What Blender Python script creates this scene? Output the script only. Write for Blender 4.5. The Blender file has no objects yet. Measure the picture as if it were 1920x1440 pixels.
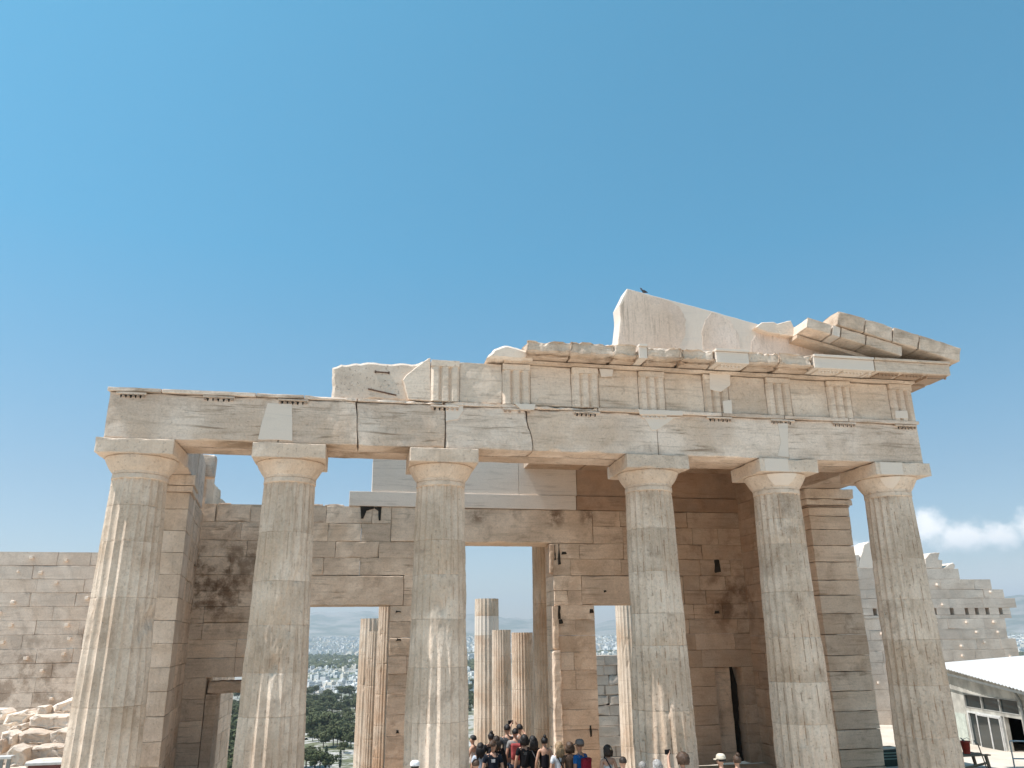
import bpy, bmesh, math, random
import numpy as np
from mathutils import Vector, Matrix, noise as mnoise
R = math.radians
random.seed(7)
S = bpy.context.scene
COL = S.collection

# ------------------------------------------------------------------ camera
CAM = np.array([-4.639, -19.294, 4.170]); PITCH, YAW, ROLL, FPX = 0.313467, 0.19257, -0.012459, 1467.98
_fw = np.array([math.sin(YAW)*math.cos(PITCH), math.cos(YAW)*math.cos(PITCH), math.sin(PITCH)])
_rt0 = np.array([math.cos(YAW), -math.sin(YAW), 0.0]); _up0 = np.cross(_rt0, _fw)
_rt = _rt0*math.cos(ROLL)+_up0*math.sin(ROLL); _up = -_rt0*math.sin(ROLL)+_up0*math.cos(ROLL)
cd = bpy.data.cameras.new('camera'); cam = bpy.data.objects.new('camera', cd); COL.objects.link(cam)
cd.sensor_width = 36; cd.lens = FPX/1920*36; cd.clip_start = 0.1; cd.clip_end = 60000
cam.matrix_world = Matrix(((_rt[0], _up[0], -_fw[0], CAM[0]), (_rt[1], _up[1], -_fw[1], CAM[1]), (_rt[2], _up[2], -_fw[2], CAM[2]), (0, 0, 0, 1)))
S.camera = cam
def ray(u, v): return _fw+_rt*(u-960)/FPX-_up*(v-720)/FPX
def onY(u, v, Y): d = ray(u, v); return CAM+d*((Y-CAM[1])/d[1])
def onP(u, v, p0, n): d = ray(u, v); return CAM+d*(np.dot(np.array(p0)-CAM, n)/np.dot(d, n))

# ------------------------------------------------------------------ light
SUN_EL, SUN_AZ = 62.0, 266.0          # azimuth clockwise from +Y
S.view_settings.view_transform = 'Standard'; S.view_settings.look = 'None'; S.view_settings.gamma = 1
S.view_settings.exposure = 0.36
sd = bpy.data.lights.new('sun', 'SUN'); so = bpy.data.objects.new('sun', sd); COL.objects.link(so)
sd.energy = 5.0; sd.angle = R(0.53); sd.color = (1.0, 0.96, 0.93)
_sdir = Vector((math.sin(R(SUN_AZ))*math.cos(R(SUN_EL)), math.cos(R(SUN_AZ))*math.cos(R(SUN_EL)), math.sin(R(SUN_EL))))
so.rotation_euler = _sdir.to_track_quat('Z', 'Y').to_euler()

class NT:
    def __init__(s, tree): s.t = tree; s.n = tree.nodes; s.l = tree.links
    def new(s, typ, **kw):
        n = s.n.new(typ)
        for k, v in kw.items(): setattr(n, k, v)
        return n
    def inp(s, sock, v):
        if isinstance(v, bpy.types.NodeSocket): s.l.new(v, sock)
        elif v is not None: sock.default_value = v
    def math(s, op, a, b=None, clamp=False):
        n = s.new('ShaderNodeMath', operation=op, use_clamp=clamp); s.inp(n.inputs[0], a); s.inp(n.inputs[1], b); return n.outputs[0]
    def vmath(s, op, a, b=None, out=0):
        n = s.new('ShaderNodeVectorMath', operation=op); s.inp(n.inputs[0], a); s.inp(n.inputs[1], b); return n.outputs[out]
    def noise(s, vec, scale, detail=4, rough=.55, dist=0):
        n = s.new('ShaderNodeTexNoise'); s.inp(n.inputs['Vector'], vec); n.inputs['Scale'].default_value = scale
        n.inputs['Detail'].default_value = detail; n.inputs['Roughness'].default_value = rough; n.inputs['Distortion'].default_value = dist
        return n.outputs['Fac']
    def mapr(s, v, a, b, c=0., d=1., smooth=True):
        n = s.new('ShaderNodeMapRange', interpolation_type='SMOOTHSTEP' if smooth else 'LINEAR'); s.inp(n.inputs[0], v)
        for i, x in enumerate((a, b, c, d)): n.inputs[i+1].default_value = x
        return n.outputs[0]
    def mix(s, f, a, b, mode='MIX'):
        n = s.new('ShaderNodeMix', data_type='RGBA', blend_type=mode); s.inp(n.inputs[0], f)
        for i, x in ((6, a), (7, b)): s.inp(n.inputs[i], (*x, 1) if isinstance(x, tuple) and len(x) == 3 else x)
        return n.outputs[2]
    def scale(s, vec, sc, rot=None):
        n = s.new('ShaderNodeMapping'); s.inp(n.inputs[0], vec); n.inputs['Scale'].default_value = sc
        if rot: n.inputs['Rotation'].default_value = rot
        return n.outputs[0]

W = bpy.data.worlds.new('World'); S.world = W; W.use_nodes = True
nt = NT(W.node_tree); nt.n.clear()
sky = nt.new('ShaderNodeTexSky', sky_type='NISHITA'); sky.sun_disc = False
sky.sun_elevation = R(SUN_EL); sky.sun_rotation = R(SUN_AZ); sky.altitude = 200; sky.air_density = 1.0; sky.dust_density = 0.6; sky.ozone_density = 1.0
tc = nt.new('ShaderNodeTexCoord'); dirv = nt.vmath('NORMALIZE', tc.outputs['Generated'])
sz = nt.new('ShaderNodeSeparateXYZ'); nt.l.new(dirv, sz.inputs[0])
gain = nt.new('ShaderNodeValToRGB'); nt.l.new(sz.outputs[2], gain.inputs[0]); gr = gain.color_ramp   # clearer, bluer air than the model's
for q, (pos, c_) in enumerate(((0., (.74, .67, .69)), (.18, (.58, .70, .70)), (.45, (.36, .93, .93)), (.70, (.41, 1.08, 1.03)), (.95, (.45, .80, .80)))):
    el = gr.elements[q] if q < 2 else gr.elements.new(pos)
    el.position = pos; el.color = (*c_, 1)
skyc = nt.mix(1.0, nt.vmath('SCALE', sky.outputs[0], None) if False else sky.outputs[0], gain.outputs[0], 'MULTIPLY')
# distant cumulus low over the right horizon, placed by direction
D0 = ray(1790, 1020); D0 = D0/np.linalg.norm(D0); R0 = np.cross(D0, [0, 0, 1]); R0 /= np.linalg.norm(R0); U0 = np.cross(R0, D0)
dd = nt.vmath('DOT_PRODUCT', dirv, tuple(D0), 1)
ca = nt.math('DIVIDE', nt.vmath('DOT_PRODUCT', dirv, tuple(R0), 1), dd)
cb = nt.math('DIVIDE', nt.vmath('DOT_PRODUCT', dirv, tuple(U0), 1), dd)
cmb = nt.new('ShaderNodeCombineXYZ'); nt.l.new(ca, cmb.inputs[0]); nt.l.new(cb, cmb.inputs[1])
cn = nt.noise(cmb.outputs[0], 42, 7, .6); cn2 = nt.noise(cmb.outputs[0], 14, 3, .5)
def blob(x, y, rx, ry, soft=.8):
    a = nt.math('DIVIDE', nt.math('SUBTRACT', ca, x), rx); b = nt.math('DIVIDE', nt.math('SUBTRACT', cb, y), ry)
    d = nt.math('SQRT', nt.math('ADD', nt.math('MULTIPLY', a, a), nt.math('MULTIPLY', b, b)))
    d = nt.math('ADD', d, nt.math('MULTIPLY', nt.math('SUBTRACT', cn, .5), 1.5))
    return nt.mapr(d, 1.0, 1.0-soft)
pxs = 1/1620.
cl = None
for x, y, rx, ry in ((-38, 30, 44, 44), (14, 8, 66, 40), (66, 6, 50, 32), (-95, 4, 60, 30), (128, 20, 46, 40), (-190, -2, 60, 28), (190, 8, 60, 34)):
    m = blob(x*pxs, y*pxs, rx*pxs, ry*pxs); cl = m if cl is None else nt.math('MAXIMUM', cl, m)
cl = nt.math('MULTIPLY', cl, nt.mapr(cb, -34*pxs, 10*pxs, .4, 1.)); cl = nt.math('MULTIPLY', cl, nt.mapr(dd, 0.2, 0.5))
veil = nt.math('MULTIPLY', nt.mapr(nt.math('ADD', cb, nt.math('MULTIPLY', nt.math('SUBTRACT', cn2, .5), .05)), -.07, .006, 1., 0.), nt.mapr(dd, .93, .99))
cl = nt.math('MAXIMUM', cl, nt.math('MULTIPLY', veil, .8))
lum = nt.mix(nt.mapr(cb, -20*pxs, 30*pxs), (6.0, 6.3, 6.7), (7.6, 7.6, 7.6))
skyc = nt.mix(nt.math('MULTIPLY', cl, .95), skyc, lum)
bg = nt.new('ShaderNodeBackground'); nt.l.new(skyc, bg.inputs[0]); bg.inputs[1].default_value = 0.145
wo = nt.new('ShaderNodeOutputWorld'); nt.l.new(bg.outputs[0], wo.inputs[0])

# ------------------------------------------------------------------ materials
def base_mat(name):
    m = bpy.data.materials.new(name); m.use_nodes = True; t = NT(m.node_tree); t.n.clear()
    b = t.new('ShaderNodeBsdfPrincipled'); o = t.new('ShaderNodeOutputMaterial'); t.l.new(b.outputs[0], o.inputs[0])
    return m, t, b
def bumpit(t, b, h, strength, dist=.02):
    n = t.new('ShaderNodeBump'); n.inputs['Strength'].default_value = strength; n.inputs['Distance'].default_value = dist
    t.l.new(h, n.inputs['Height']); t.l.new(n.outputs[0], b.inputs['Normal'])
def marble(name, lo, hi, stain=(.17, .115, .075), veins='h', vein=.5, stains=.5, bump=.6, warm=(.58, .45, .325), warmth=.38, hot=(), speck=.35, white=(.67, .64, .59)):
    m, t, b = base_mat(name)
    g = t.new('ShaderNodeNewGeometry'); P = g.outputs['Position']
    at = t.new('ShaderNodeAttribute', attribute_name='wear'); sp = t.new('ShaderNodeSeparateColor'); t.l.new(at.outputs['Color'], sp.inputs[0])
    tint, patch, brown = sp.outputs
    shift = t.vmath('ADD', P, t.vmath('MULTIPLY', at.outputs['Color'], (31., 0., 0.)))
    c = t.mix(t.mapr(t.noise(shift, .7, 7, .6), .36, .64), lo, hi)
    c = t.mix(t.math('MULTIPLY', t.mapr(t.noise(shift, .45, 5, .6, .4), .46, .66), warmth), c, warm)
    if veins:
        q = t.scale(shift, (.45, .45, 5.5) if veins == 'h' else (6., 6., .45), (0, .05, 0) if veins == 'h' else None)
        v = t.mapr(t.noise(q, 1.6, 9, .62, .9), .5, .70)
        v = t.math('MULTIPLY', v, t.mapr(t.noise(shift, .55, 3), .38, .62, .12, 1.))
        c = t.mix(t.math('MULTIPLY', v, min(1, vein*1.5)), c, (.225, .175, .125))
        if veins == 'h':
            bd = t.mapr(t.noise(t.scale(shift, (.22, .22, 2.0), (0, .04, 0)), 1.3, 8, .66, .5), .50, .72)
            c = t.mix(t.math('MULTIPLY', bd, vein*.65), c, (.26, .20, .145))
        v2 = t.mapr(t.noise(q, 5.5, 5, .6, .5), .585, .66)
        c = t.mix(t.math('MULTIPLY', v2, vein*.5), c, (.17, .13, .095))
    s = t.mapr(t.noise(shift, 1.15, 11, .70, .3), .52, .72)
    s = t.math('MULTIPLY', s, min(1, stains*1.25))
    for (x, y, z, r, a) in hot:
        d = t.vmath('LENGTH', t.vmath('SUBTRACT', P, (x, y, z)), None, 1)
        hs = t.math('MULTIPLY', t.mapr(d, r, r*.25, 0, a), t.mapr(t.noise(P, 1.9, 9, .68), .42, .62))
        s = t.math('MAXIMUM', s, hs)
    c = t.mix(s, c, stain)
    c = t.mix(t.math('MULTIPLY', t.mapr(t.noise(P, 11, 6, .7), .56, .74), speck), c, (.16, .11, .07))
    c = t.mix(t.math('MULTIPLY', t.mapr(t.noise(P, 27, 4, .7), .60, .74), speck*.9), c, (.14, .10, .07))
    gr_ = t.mapr(t.noise(P, 19, 5, .75), .3, .7, .90, 1.09)
    cg = t.new('ShaderNodeCombineColor'); [t.l.new(gr_, cg.inputs[i]) for i in range(3)]
    c = t.mix(1.0, c, cg.outputs[0], 'MULTIPLY')
    wc = t.mix(t.math('MULTIPLY', t.mapr(t.noise(t.scale(shift, (.5, .5, 3.)), 1.5, 6, .6, 1.2), .5, .7), .30), white, (.50, .49, .48))
    c = t.mix(patch, c, wc)
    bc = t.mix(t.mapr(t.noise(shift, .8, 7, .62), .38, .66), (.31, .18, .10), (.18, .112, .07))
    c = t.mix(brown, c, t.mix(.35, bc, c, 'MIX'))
    k = t.mapr(tint, 0, 1, .80, 1.17, False)
    cb_ = t.new('ShaderNodeCombineColor'); [t.l.new(k, cb_.inputs[i]) for i in range(3)]
    c = t.mix(1.0, c, cb_.outputs[0], 'MULTIPLY')
    c = t.mix(1.0, c, (1.08, .968, .885), 'MULTIPLY')
    t.l.new(c, b.inputs['Base Color']); b.inputs['Roughness'].default_value = .78; b.inputs['Specular IOR Level'].default_value = .25
    h = t.math('ADD', t.math('MULTIPLY', t.noise(P, 5, 9, .65), .8), t.math('MULTIPLY', t.noise(P, 38, 5, .7), .35))
    h = t.math('ADD', h, t.math('MULTIPLY', t.mapr(t.noise(P, 16, 3, .6), .62, .72), -.5))
    bumpit(t, b, h, bump, .03)
    return m
def plain(name, col, rough=.6, metal=0., var=.15, scale=6., spec=.4, bump=0.):
    m, t, b = base_mat(name); tcn = t.new('ShaderNodeTexCoord')
    n = t.noise(tcn.outputs['Object'], scale, 6, .6)
    c = t.mix(t.mapr(n, .3, .7), tuple(x*(1-var) for x in col), tuple(min(1, x*(1+var)) for x in col))
    t.l.new(c, b.inputs['Base Color']); b.inputs['Roughness'].default_value = rough; b.inputs['Metallic'].default_value = metal; b.inputs['Specular IOR Level'].default_value = spec
    if bump: bumpit(t, b, n, bump, .02)
    return m
M_COL = marble('column_marble', (.53, .46, .38), (.72, .655, .57), veins='v', vein=.20, stains=.30, bump=.9, speck=.5)
M_COL2 = marble('column_marble_eroded', (.53, .46, .38), (.72, .655, .57), veins='v', vein=.20, stains=.42, bump=1.2, speck=.75)
M_ARCH = marble('architrave_marble', (.58, .505, .43), (.75, .69, .62), veins='h', vein=.6, stains=.32, bump=.8)
M_FRZ = marble('frieze_marble', (.58, .505, .42), (.74, .675, .59), veins='h', vein=.4, stains=.34, bump=.8, warmth=.3)
M_TYM = marble('tympanum_marble', (.62, .545, .49), (.74, .68, .63), veins='v', vein=.5, stains=.2, bump=.5)
M_WALL = marble('wall_marble', (.60, .51, .415), (.78, .69, .58), veins='h', vein=.42, stains=.40, bump=.6, warm=(.58, .45, .325), warmth=.5,
                hot=((-9.3, 8.1, 6.0, 2.2, .95), (-8.2, 8.1, 6.6, 1.4, .7), (8.6, 8.1, 5.4, 1.7, .9), (2.2, 8.0, 8.3, .6, .9), (3.4, 8.0, 8.3, .5, .8), (-.6, 8, 8.3, .5, .8)))
M_WING = marble('wing_wall_limestone', (.56, .52, .475), (.70, .665, .615), veins='h', vein=.22, stains=.22, bump=.5, warmth=.2, hot=((-16.5, 14, 2.6, 3.2, .6), (-14.2, 14, 4.6, 1.0, .7)))
M_FLOOR = marble('floor_marble', (.40, .335, .26), (.52, .445, .36), veins=None, stains=.4)
M_HALL = marble('hall_column_marble', (.56, .48, .385), (.70, .63, .54), veins='v', vein=.5, stains=.3, bump=.6, warm=(.46, .28, .15), warmth=.55)
M_ROCK = marble('fallen_marble', (.48, .42, .35), (.66, .62, .56), veins=None, stains=.4, bump=1.2)
M_NEW = marble('new_marble', (.70, .66, .60), (.77, .73, .67), veins='h', vein=.5, stains=.06, bump=.3, warmth=.12, speck=.06)
M_DARK = plain('hole_shade', (.03, .024, .018), .95, var=.3)  # near-black colour that paints the shade inside holes
M_IRON = plain('rusted_iron', (.10, .055, .035), .8)
M_GROUND = None

# ------------------------------------------------------------------ object helpers
def tag(o, label, cat, group=None, kind=None):
    if label: o['label'] = label
    if cat: o['category'] = cat
    if group: o['group'] = group
    if kind: o['kind'] = kind
    return o
def thing(name, label, cat, loc=(0, 0, 0), group=None):
    o = bpy.data.objects.new(name, None); COL.objects.link(o); o.location = loc; o.empty_display_size = .3
    return tag(o, label, cat, group)
def link(name, me, mat, parent=None, smooth=False):
    if mat is not None:
        for mm in (mat if isinstance(mat, (list, tuple)) else [mat]): me.materials.append(mm)
    o = bpy.data.objects.new(name, me); COL.objects.link(o)
    if parent is not None:
        o.parent = parent
        o.matrix_parent_inverse = Matrix.Translation(-Vector(parent.location)) if not parent.parent else Matrix.Translation(-(Vector(parent.location)))
    if smooth: me.polygons.foreach_set('use_smooth', [True]*len(me.polygons))
    return o
def nz(x, y, z): return mnoise.noise((x, y, z))
class MB:
    def __init__(s): s.v = []; s.f = []; s.w = []; s.mi = []
    def add(s, vs, fs, w=(.5, 0, 0), mi=0):
        o = len(s.v); s.v += [tuple(p) for p in vs]
        for f in fs: s.f.append([i+o for i in f]); s.w.append(w); s.mi.append(mi)
    def build(s, name, mat, parent=None, smooth=False):
        me = bpy.data.meshes.new(name); me.from_pydata(s.v, [], s.f)
        a = me.attributes.new('wear', 'FLOAT_COLOR', 'FACE')
        arr = np.ones((len(s.f), 4), np.float32); arr[:, :3] = np.array(s.w, np.float32).reshape(-1, 3); a.data.foreach_set('color', arr.ravel())
        if any(s.mi): me.polygons.foreach_set('material_index', s.mi)
        bm = bmesh.new(); bm.from_mesh(me); bmesh.ops.recalc_face_normals(bm, faces=bm.faces); bm.to_mesh(me); bm.free()
        me.update()
        return link(name, me, mat, parent, smooth)
    def box(s, x0, x1, y0, y1, z0, z1, w=(.5, 0, 0), fn=None, mi=0, bev=0.):
        if bev:
            return s.worn(x0, x1, y0, y1, z0, z1, res=9, amp=0, chip=0, bev=bev, w=w, fn=fn, mi=mi)
        vs = [(x, y, z) for x in (x0, x1) for y in (y0, y1) for z in (z0, z1)]
        if fn: vs = [fn(p) for p in vs]
        s.add(vs, [(0, 1, 3, 2), (4, 6, 7, 5), (0, 4, 5, 1), (2, 3, 7, 6), (0, 2, 6, 4), (1, 5, 7, 3)], w, mi)
    def worn(s, x0, x1, y0, y1, z0, z1, res=.12, amp=.006, chip=.025, freq=2.2, bev=.006, w=(.5, 0, 0), fn=None, seed=None, mi=0, bias=.25):
        """a block with a subdivided surface, softened and chipped edges"""
        if seed is None: seed = random.uniform(0, 500)
        def axis(a, b):
            L = b-a; e = [x for x in ((bev, bev+chip*.5, bev+chip) if chip > 0 else (bev,)) if x < L*.3]
            n = max(1, int(round((L-2*(e[-1] if e else 0))/res))); lo = a+(e[-1] if e else 0); hi = b-(e[-1] if e else 0)
            return [a]+[a+x for x in e[:-1]]+list(np.linspace(lo, hi, n+1))+[b-x for x in e[:-1][::-1]]+[b] if e else list(np.linspace(a, b, n+1))
        A = (axis(x0, x1), axis(y0, y1), axis(z0, z1)); N = [len(a)-1 for a in A]
        idx = {}; vs = []
        def vid(i, j, k):
            key = (i, j, k)
            if key in idx: return idx[key]
            p = [A[0][i], A[1][j], A[2][k]]
            dl = [(p[0]-x0, x1-p[0]), (p[1]-y0, y1-p[1]), (p[2]-z0, z1-p[2])]
            dm = [min(q) for q in dl]; sg = [1 if q[0] <= q[1] else -1 for q in dl]
            c = bev
            if chip > 0:
                n = nz(p[0]*freq+seed, p[1]*freq, p[2]*freq)*1.1+.55*nz(p[0]*freq*3.1, p[1]*freq*3.1+seed, p[2]*freq*3.1)
                c = bev+chip*max(0., n+bias)
            mv = [0, 0, 0]
            for a_, b_ in ((0, 1), (0, 2), (1, 2)):
                t = c-dm[a_]-dm[b_]
                if t > 0:
                    mv[a_] = max(mv[a_], t*.5); mv[b_] = max(mv[b_], t*.5)
            if amp:
                for a_ in range(3):
                    if dm[a_] < 1e-6: mv[a_] += amp*(1+nz(p[0]*4+seed, p[1]*4, p[2]*4))
            q = tuple(p[a_]+sg[a_]*mv[a_] for a_ in range(3))
            if fn: q = fn(q)
            idx[key] = len(vs); vs.append(q); return idx[key]
        fs = []
        for ax in range(3):
            b_, c_ = [a for a in range(3) if a != ax]
            for side in (0, N[ax]):
                for i in range(N[b_]):
                    for j in range(N[c_]):
                        q = []
                        for di, dj in ((0, 0), (1, 0), (1, 1), (0, 1)):
                            k = [0, 0, 0]; k[ax] = side; k[b_] = i+di; k[c_] = j+dj; q.append(vid(*k))
                        fs.append(q)
        s.add(vs, fs, w, mi)
    def poly(s, poly, y0, y1, jit=.012, step=.1, bev=.02, w=(.5, 0, 0), fn=None, seed=None, bumpy=0.):
        """an irregular slab: outline in (x, z), given thickness between y0 (front) and y1"""
        if seed is None: seed = random.uniform(0, 500)
        P = [Vector((p[0], p[-1])) for p in poly]; pts = []
        for i, a in enumerate(P):
            b = P[(i+1) % len(P)]; L = (b-a).length; n = max(1, int(L/step)); nn = Vector((b.y-a.y, a.x-b.x)).normalized() if L > 0 else Vector((0, 0))
            for k in range(n):
                t = k/n; q = a.lerp(b, t)
                j = jit*(nz(q.x*3+seed, q.y*3, .3)+.6*nz(q.x*9, q.y*9+seed, 1.3))
                pts.append(q+nn*j)
        area = sum(p.x*pts[(i+1) % len(pts)].y-pts[(i+1) % len(pts)].x*p.y for i, p in enumerate(pts))
        if area < 0: pts.reverse()
        n = len(pts); ins = []
        for i in range(n):
            t = (pts[(i+1) % n]-pts[i-1]); t.normalize() if t.length else None
            ins.append(pts[i]+Vector((-t.y, t.x))*bev)
        rings = [(ins, y0), (pts, y0+bev), (pts, y1-bev), (ins, y1)]; vs = []
        for rg, y in rings:
            for q in rg:
                yy = y+(bumpy*nz(q.x*2+seed, q.y*2, 7) if bumpy and y < (y0+y1)/2 else 0)
                v = (q.x, yy, q.y); vs.append(fn(v) if fn else v)
        fs = [[r*n+i, r*n+(i+1) % n, (r+1)*n+(i+1) % n, (r+1)*n+i] for r in range(3) for i in range(n)]
        fs += [list(range(n-1, -1, -1)), list(range(3*n, 4*n))]
        s.add(vs, fs, w)
    def tube(s, pts, rad, n=8, w=(.5, 0, 0), mi=0):
        vs = []; fs = []
        for i, p in enumerate(pts):
            p = Vector(p); a = Vector(pts[max(0, i-1)]); b = Vector(pts[min(len(pts)-1, i+1)]); d = (b-a).normalized()
            u = d.orthogonal().normalized(); v = d.cross(u); r = rad[i] if isinstance(rad, (list, tuple)) else rad
            for k in range(n):
                t = 2*math.pi*k/n; vs.append(p+u*math.cos(t)*r+v*math.sin(t)*r)
        for i in range(len(pts)-1):
            for k in range(n): fs.append([i*n+k, i*n+(k+1) % n, (i+1)*n+(k+1) % n, (i+1)*n+k])
        fs += [list(range(n-1, -1, -1)), list(range((len(pts)-1)*n, len(pts)*n))]
        s.add(vs, fs, w, mi)
    def lathe(s, prof, cx, cy, n=48, w=(.5, 0, 0), jit=0., cap=True, seed=0.):
        vs = []; fs = []
        for r, z in prof:
            for k in range(n):
                t = 2*math.pi*k/n; rr = r-jit*max(0, nz(math.cos(t)*3+seed, math.sin(t)*3, z*4)+.1)
                vs.append((cx+rr*math.cos(t), cy+rr*math.sin(t), z))
        for i in range(len(prof)-1):
            for k in range(n): fs.append([i*n+k, i*n+(k+1) % n, (i+1)*n+(k+1) % n, (i+1)*n+k])
        if cap: fs += [list(range(n-1, -1, -1)), list(range((len(prof)-1)*n, len(prof)*n))]
        s.add(vs, fs, w)
rw = lambda a=.2, b=.8: random.uniform(a, b)

def masonry(mb, u0, u1, v0, v1, courses, holes=(), blen=(1.0, 1.9), chip=.014, res=.3, fn=None, top=None, w=None, bosses=0, gap=-.004, amp=.007, jit=.010, bias=.1):
    """courses of separate ashlar blocks along u, thickness v0..v1, leaving the holes open"""
    out = []
    for z0, z1 in zip(courses[:-1], courses[1:]):
        segs = [(u0, u1)]
        if top: segs = top(z0, z1)
        for hx0, hx1, hz0, hz1 in holes:
            if hz0 < z1-1e-3 and hz1 > z0+1e-3:
                ns = []
                for a, b in segs:
                    if hx1 <= a or hx0 >= b: ns.append((a, b)); continue
                    if hx0 > a: ns.append((a, hx0))
                    if hx1 < b: ns.append((hx1, b))
                segs = ns
        for a, b in segs:
            x = a; first = random.uniform(.4, 1.)
            while x < b-1e-4:
                L = random.uniform(*blen)*first; first = 1.
                e = b if b-(x+L) < blen[0]*.45 else x+L
                j = random.uniform(-jit, jit)
                mb.worn(x+gap/2, e-gap/2, v0+j, v1, z0+gap/2, z1-gap/2, res=res, amp=amp, chip=chip*random.choice((.2, .4, .7, 1, 1.6, 2.6, 4.5)), bev=.005, w=(w((x+e)/2, (z0+z1)/2) if w else (rw(), 0, 0)), fn=fn, bias=bias)
                if bosses and random.random() < bosses:
                    cx = random.uniform(x+.15, e-.15) if e-x > .5 else (x+e)/2; cz = z0+(z1-z0)*random.uniform(.3, .75); sz = random.uniform(.045, .08)
                    mb.worn(cx-sz, cx+sz, v0-sz*2.1, v0+.06, cz-sz*.8, cz+sz*.9, res=.06, amp=.01, chip=.03, w=(.9, 1, 0), fn=fn)  # bosses whitened, painting the sun on them into the colour
                x = e
    return out

# ------------------------------------------------------------------ setting: floor, ground
def g_front(y): return -0.08 if y > -1.5 else -0.08+.128*(-1.5-y)
def ss(a, b, x): t = max(0., min(1., (x-a)/(b-a))); return t*t*(3-2*t)
def terrain(x, y):
    d = math.hypot(x, y)
    near = g_front(y) if y < 4 else -.08
    near += .25*nz(x*.15, y*.15, 3)*ss(10, 14, abs(x))
    if y < 4: near += .35*ss(12, 20, abs(x))*0
    hall = -1.9-4.5*ss(14, 21, y)-6*ss(21, 34, y)
    inn = max(ss(8.6, 9.2, y)*(1-ss(10.4, 11.0, abs(x))), ss(20.5, 22., y)*(1-ss(40, 46, abs(x))))
    z = near*(1-inn)+hall*inn
    f = ss(24, 70, y) if abs(x) < 60 else 0
    f = max(f, ss(34, 120, d))
    if y < 0: f = ss(60, 160, d)
    far = -45-.030*min(max(d-300, 0), 750)+4*nz(x*.006, y*.006, 1)+1.5*nz(x*.03, y*.03, 5)
    if d > 1200: far += -1.5*ss(1200, 1800, d)
    far += 105*ss(3200, 9500, d)
    return z*(1-f)+far*f
def ground_mesh():
    def ax(lo, hi, c0, c1, st):
        a = list(np.arange(c0, c1+.01, st)); x = c1; s_ = st
        while x < hi: s_ *= 1.16; x += s_; a.append(min(x, hi))
        x = c0; s_ = st
        while x > lo: s_ *= 1.16; x -= s_; a.insert(0, max(x, lo))
        return a
    X = ax(-15000, 15000, -24, 32, .75); Y = ax(-400, 15000, -22, 36, .75)
    vs = [(x, y, terrain(x, y)) for y in Y for x in X]; n = len(X)
    fs = [[j*n+i, j*n+i+1, (j+1)*n+i+1, (j+1)*n+i] for j in range(len(Y)-1) for i in range(n-1)]
    me = bpy.data.meshes.new('ground'); me.from_pydata(vs, [], fs); return me
m, t, b = base_mat('limestone_ground'); P = t.new('ShaderNodeNewGeometry').outputs['Position']
c = t.mix(t.mapr(t.noise(P, .35, 8, .6), .35, .65), (.52, .45, .37), (.66, .58, .49))
c2 = t.mix(t.mapr(t.noise(P, .045, 9, .62), .44, .56), (.44, .41, .37), (.15, .15, .085))
c2 = t.mix(t.mapr(t.noise(P, .16, 6, .6), .52, .62), c2, (.095, .105, .055))
dl = t.vmath('LENGTH', P, None, 1)
c = t.mix(t.mapr(dl, 60, 130), c, c2)
c = t.mix(t.mapr(dl, 900, 1300), c, t.mix(t.mapr(t.noise(P, .004, 7, .65), .42, .58), (.36, .34, .31), (.12, .14, .09)))
t.l.new(c, b.inputs['Base Color']); b.inputs['Roughness'].default_value = .95; b.inputs['Specular IOR Level'].default_value = .1
bumpit(t, b, t.noise(P, 2.5, 8, .65), .7, .1); M_GROUND = m
tag(link('ground', ground_mesh(), M_GROUND), 'pale rocky ground running down to the plain', None, kind='structure')
# stone floor of the portico
mb = MB(); masonry(mb, -10.9, 10.9, -1.15, 8.05, [-.35, 0.0], blen=(1.4, 2.2), chip=.02, res=1.2)
tag(mb.build('floor', M_FLOOR), 'worn marble floor under the portico', None, kind='structure')

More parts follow.
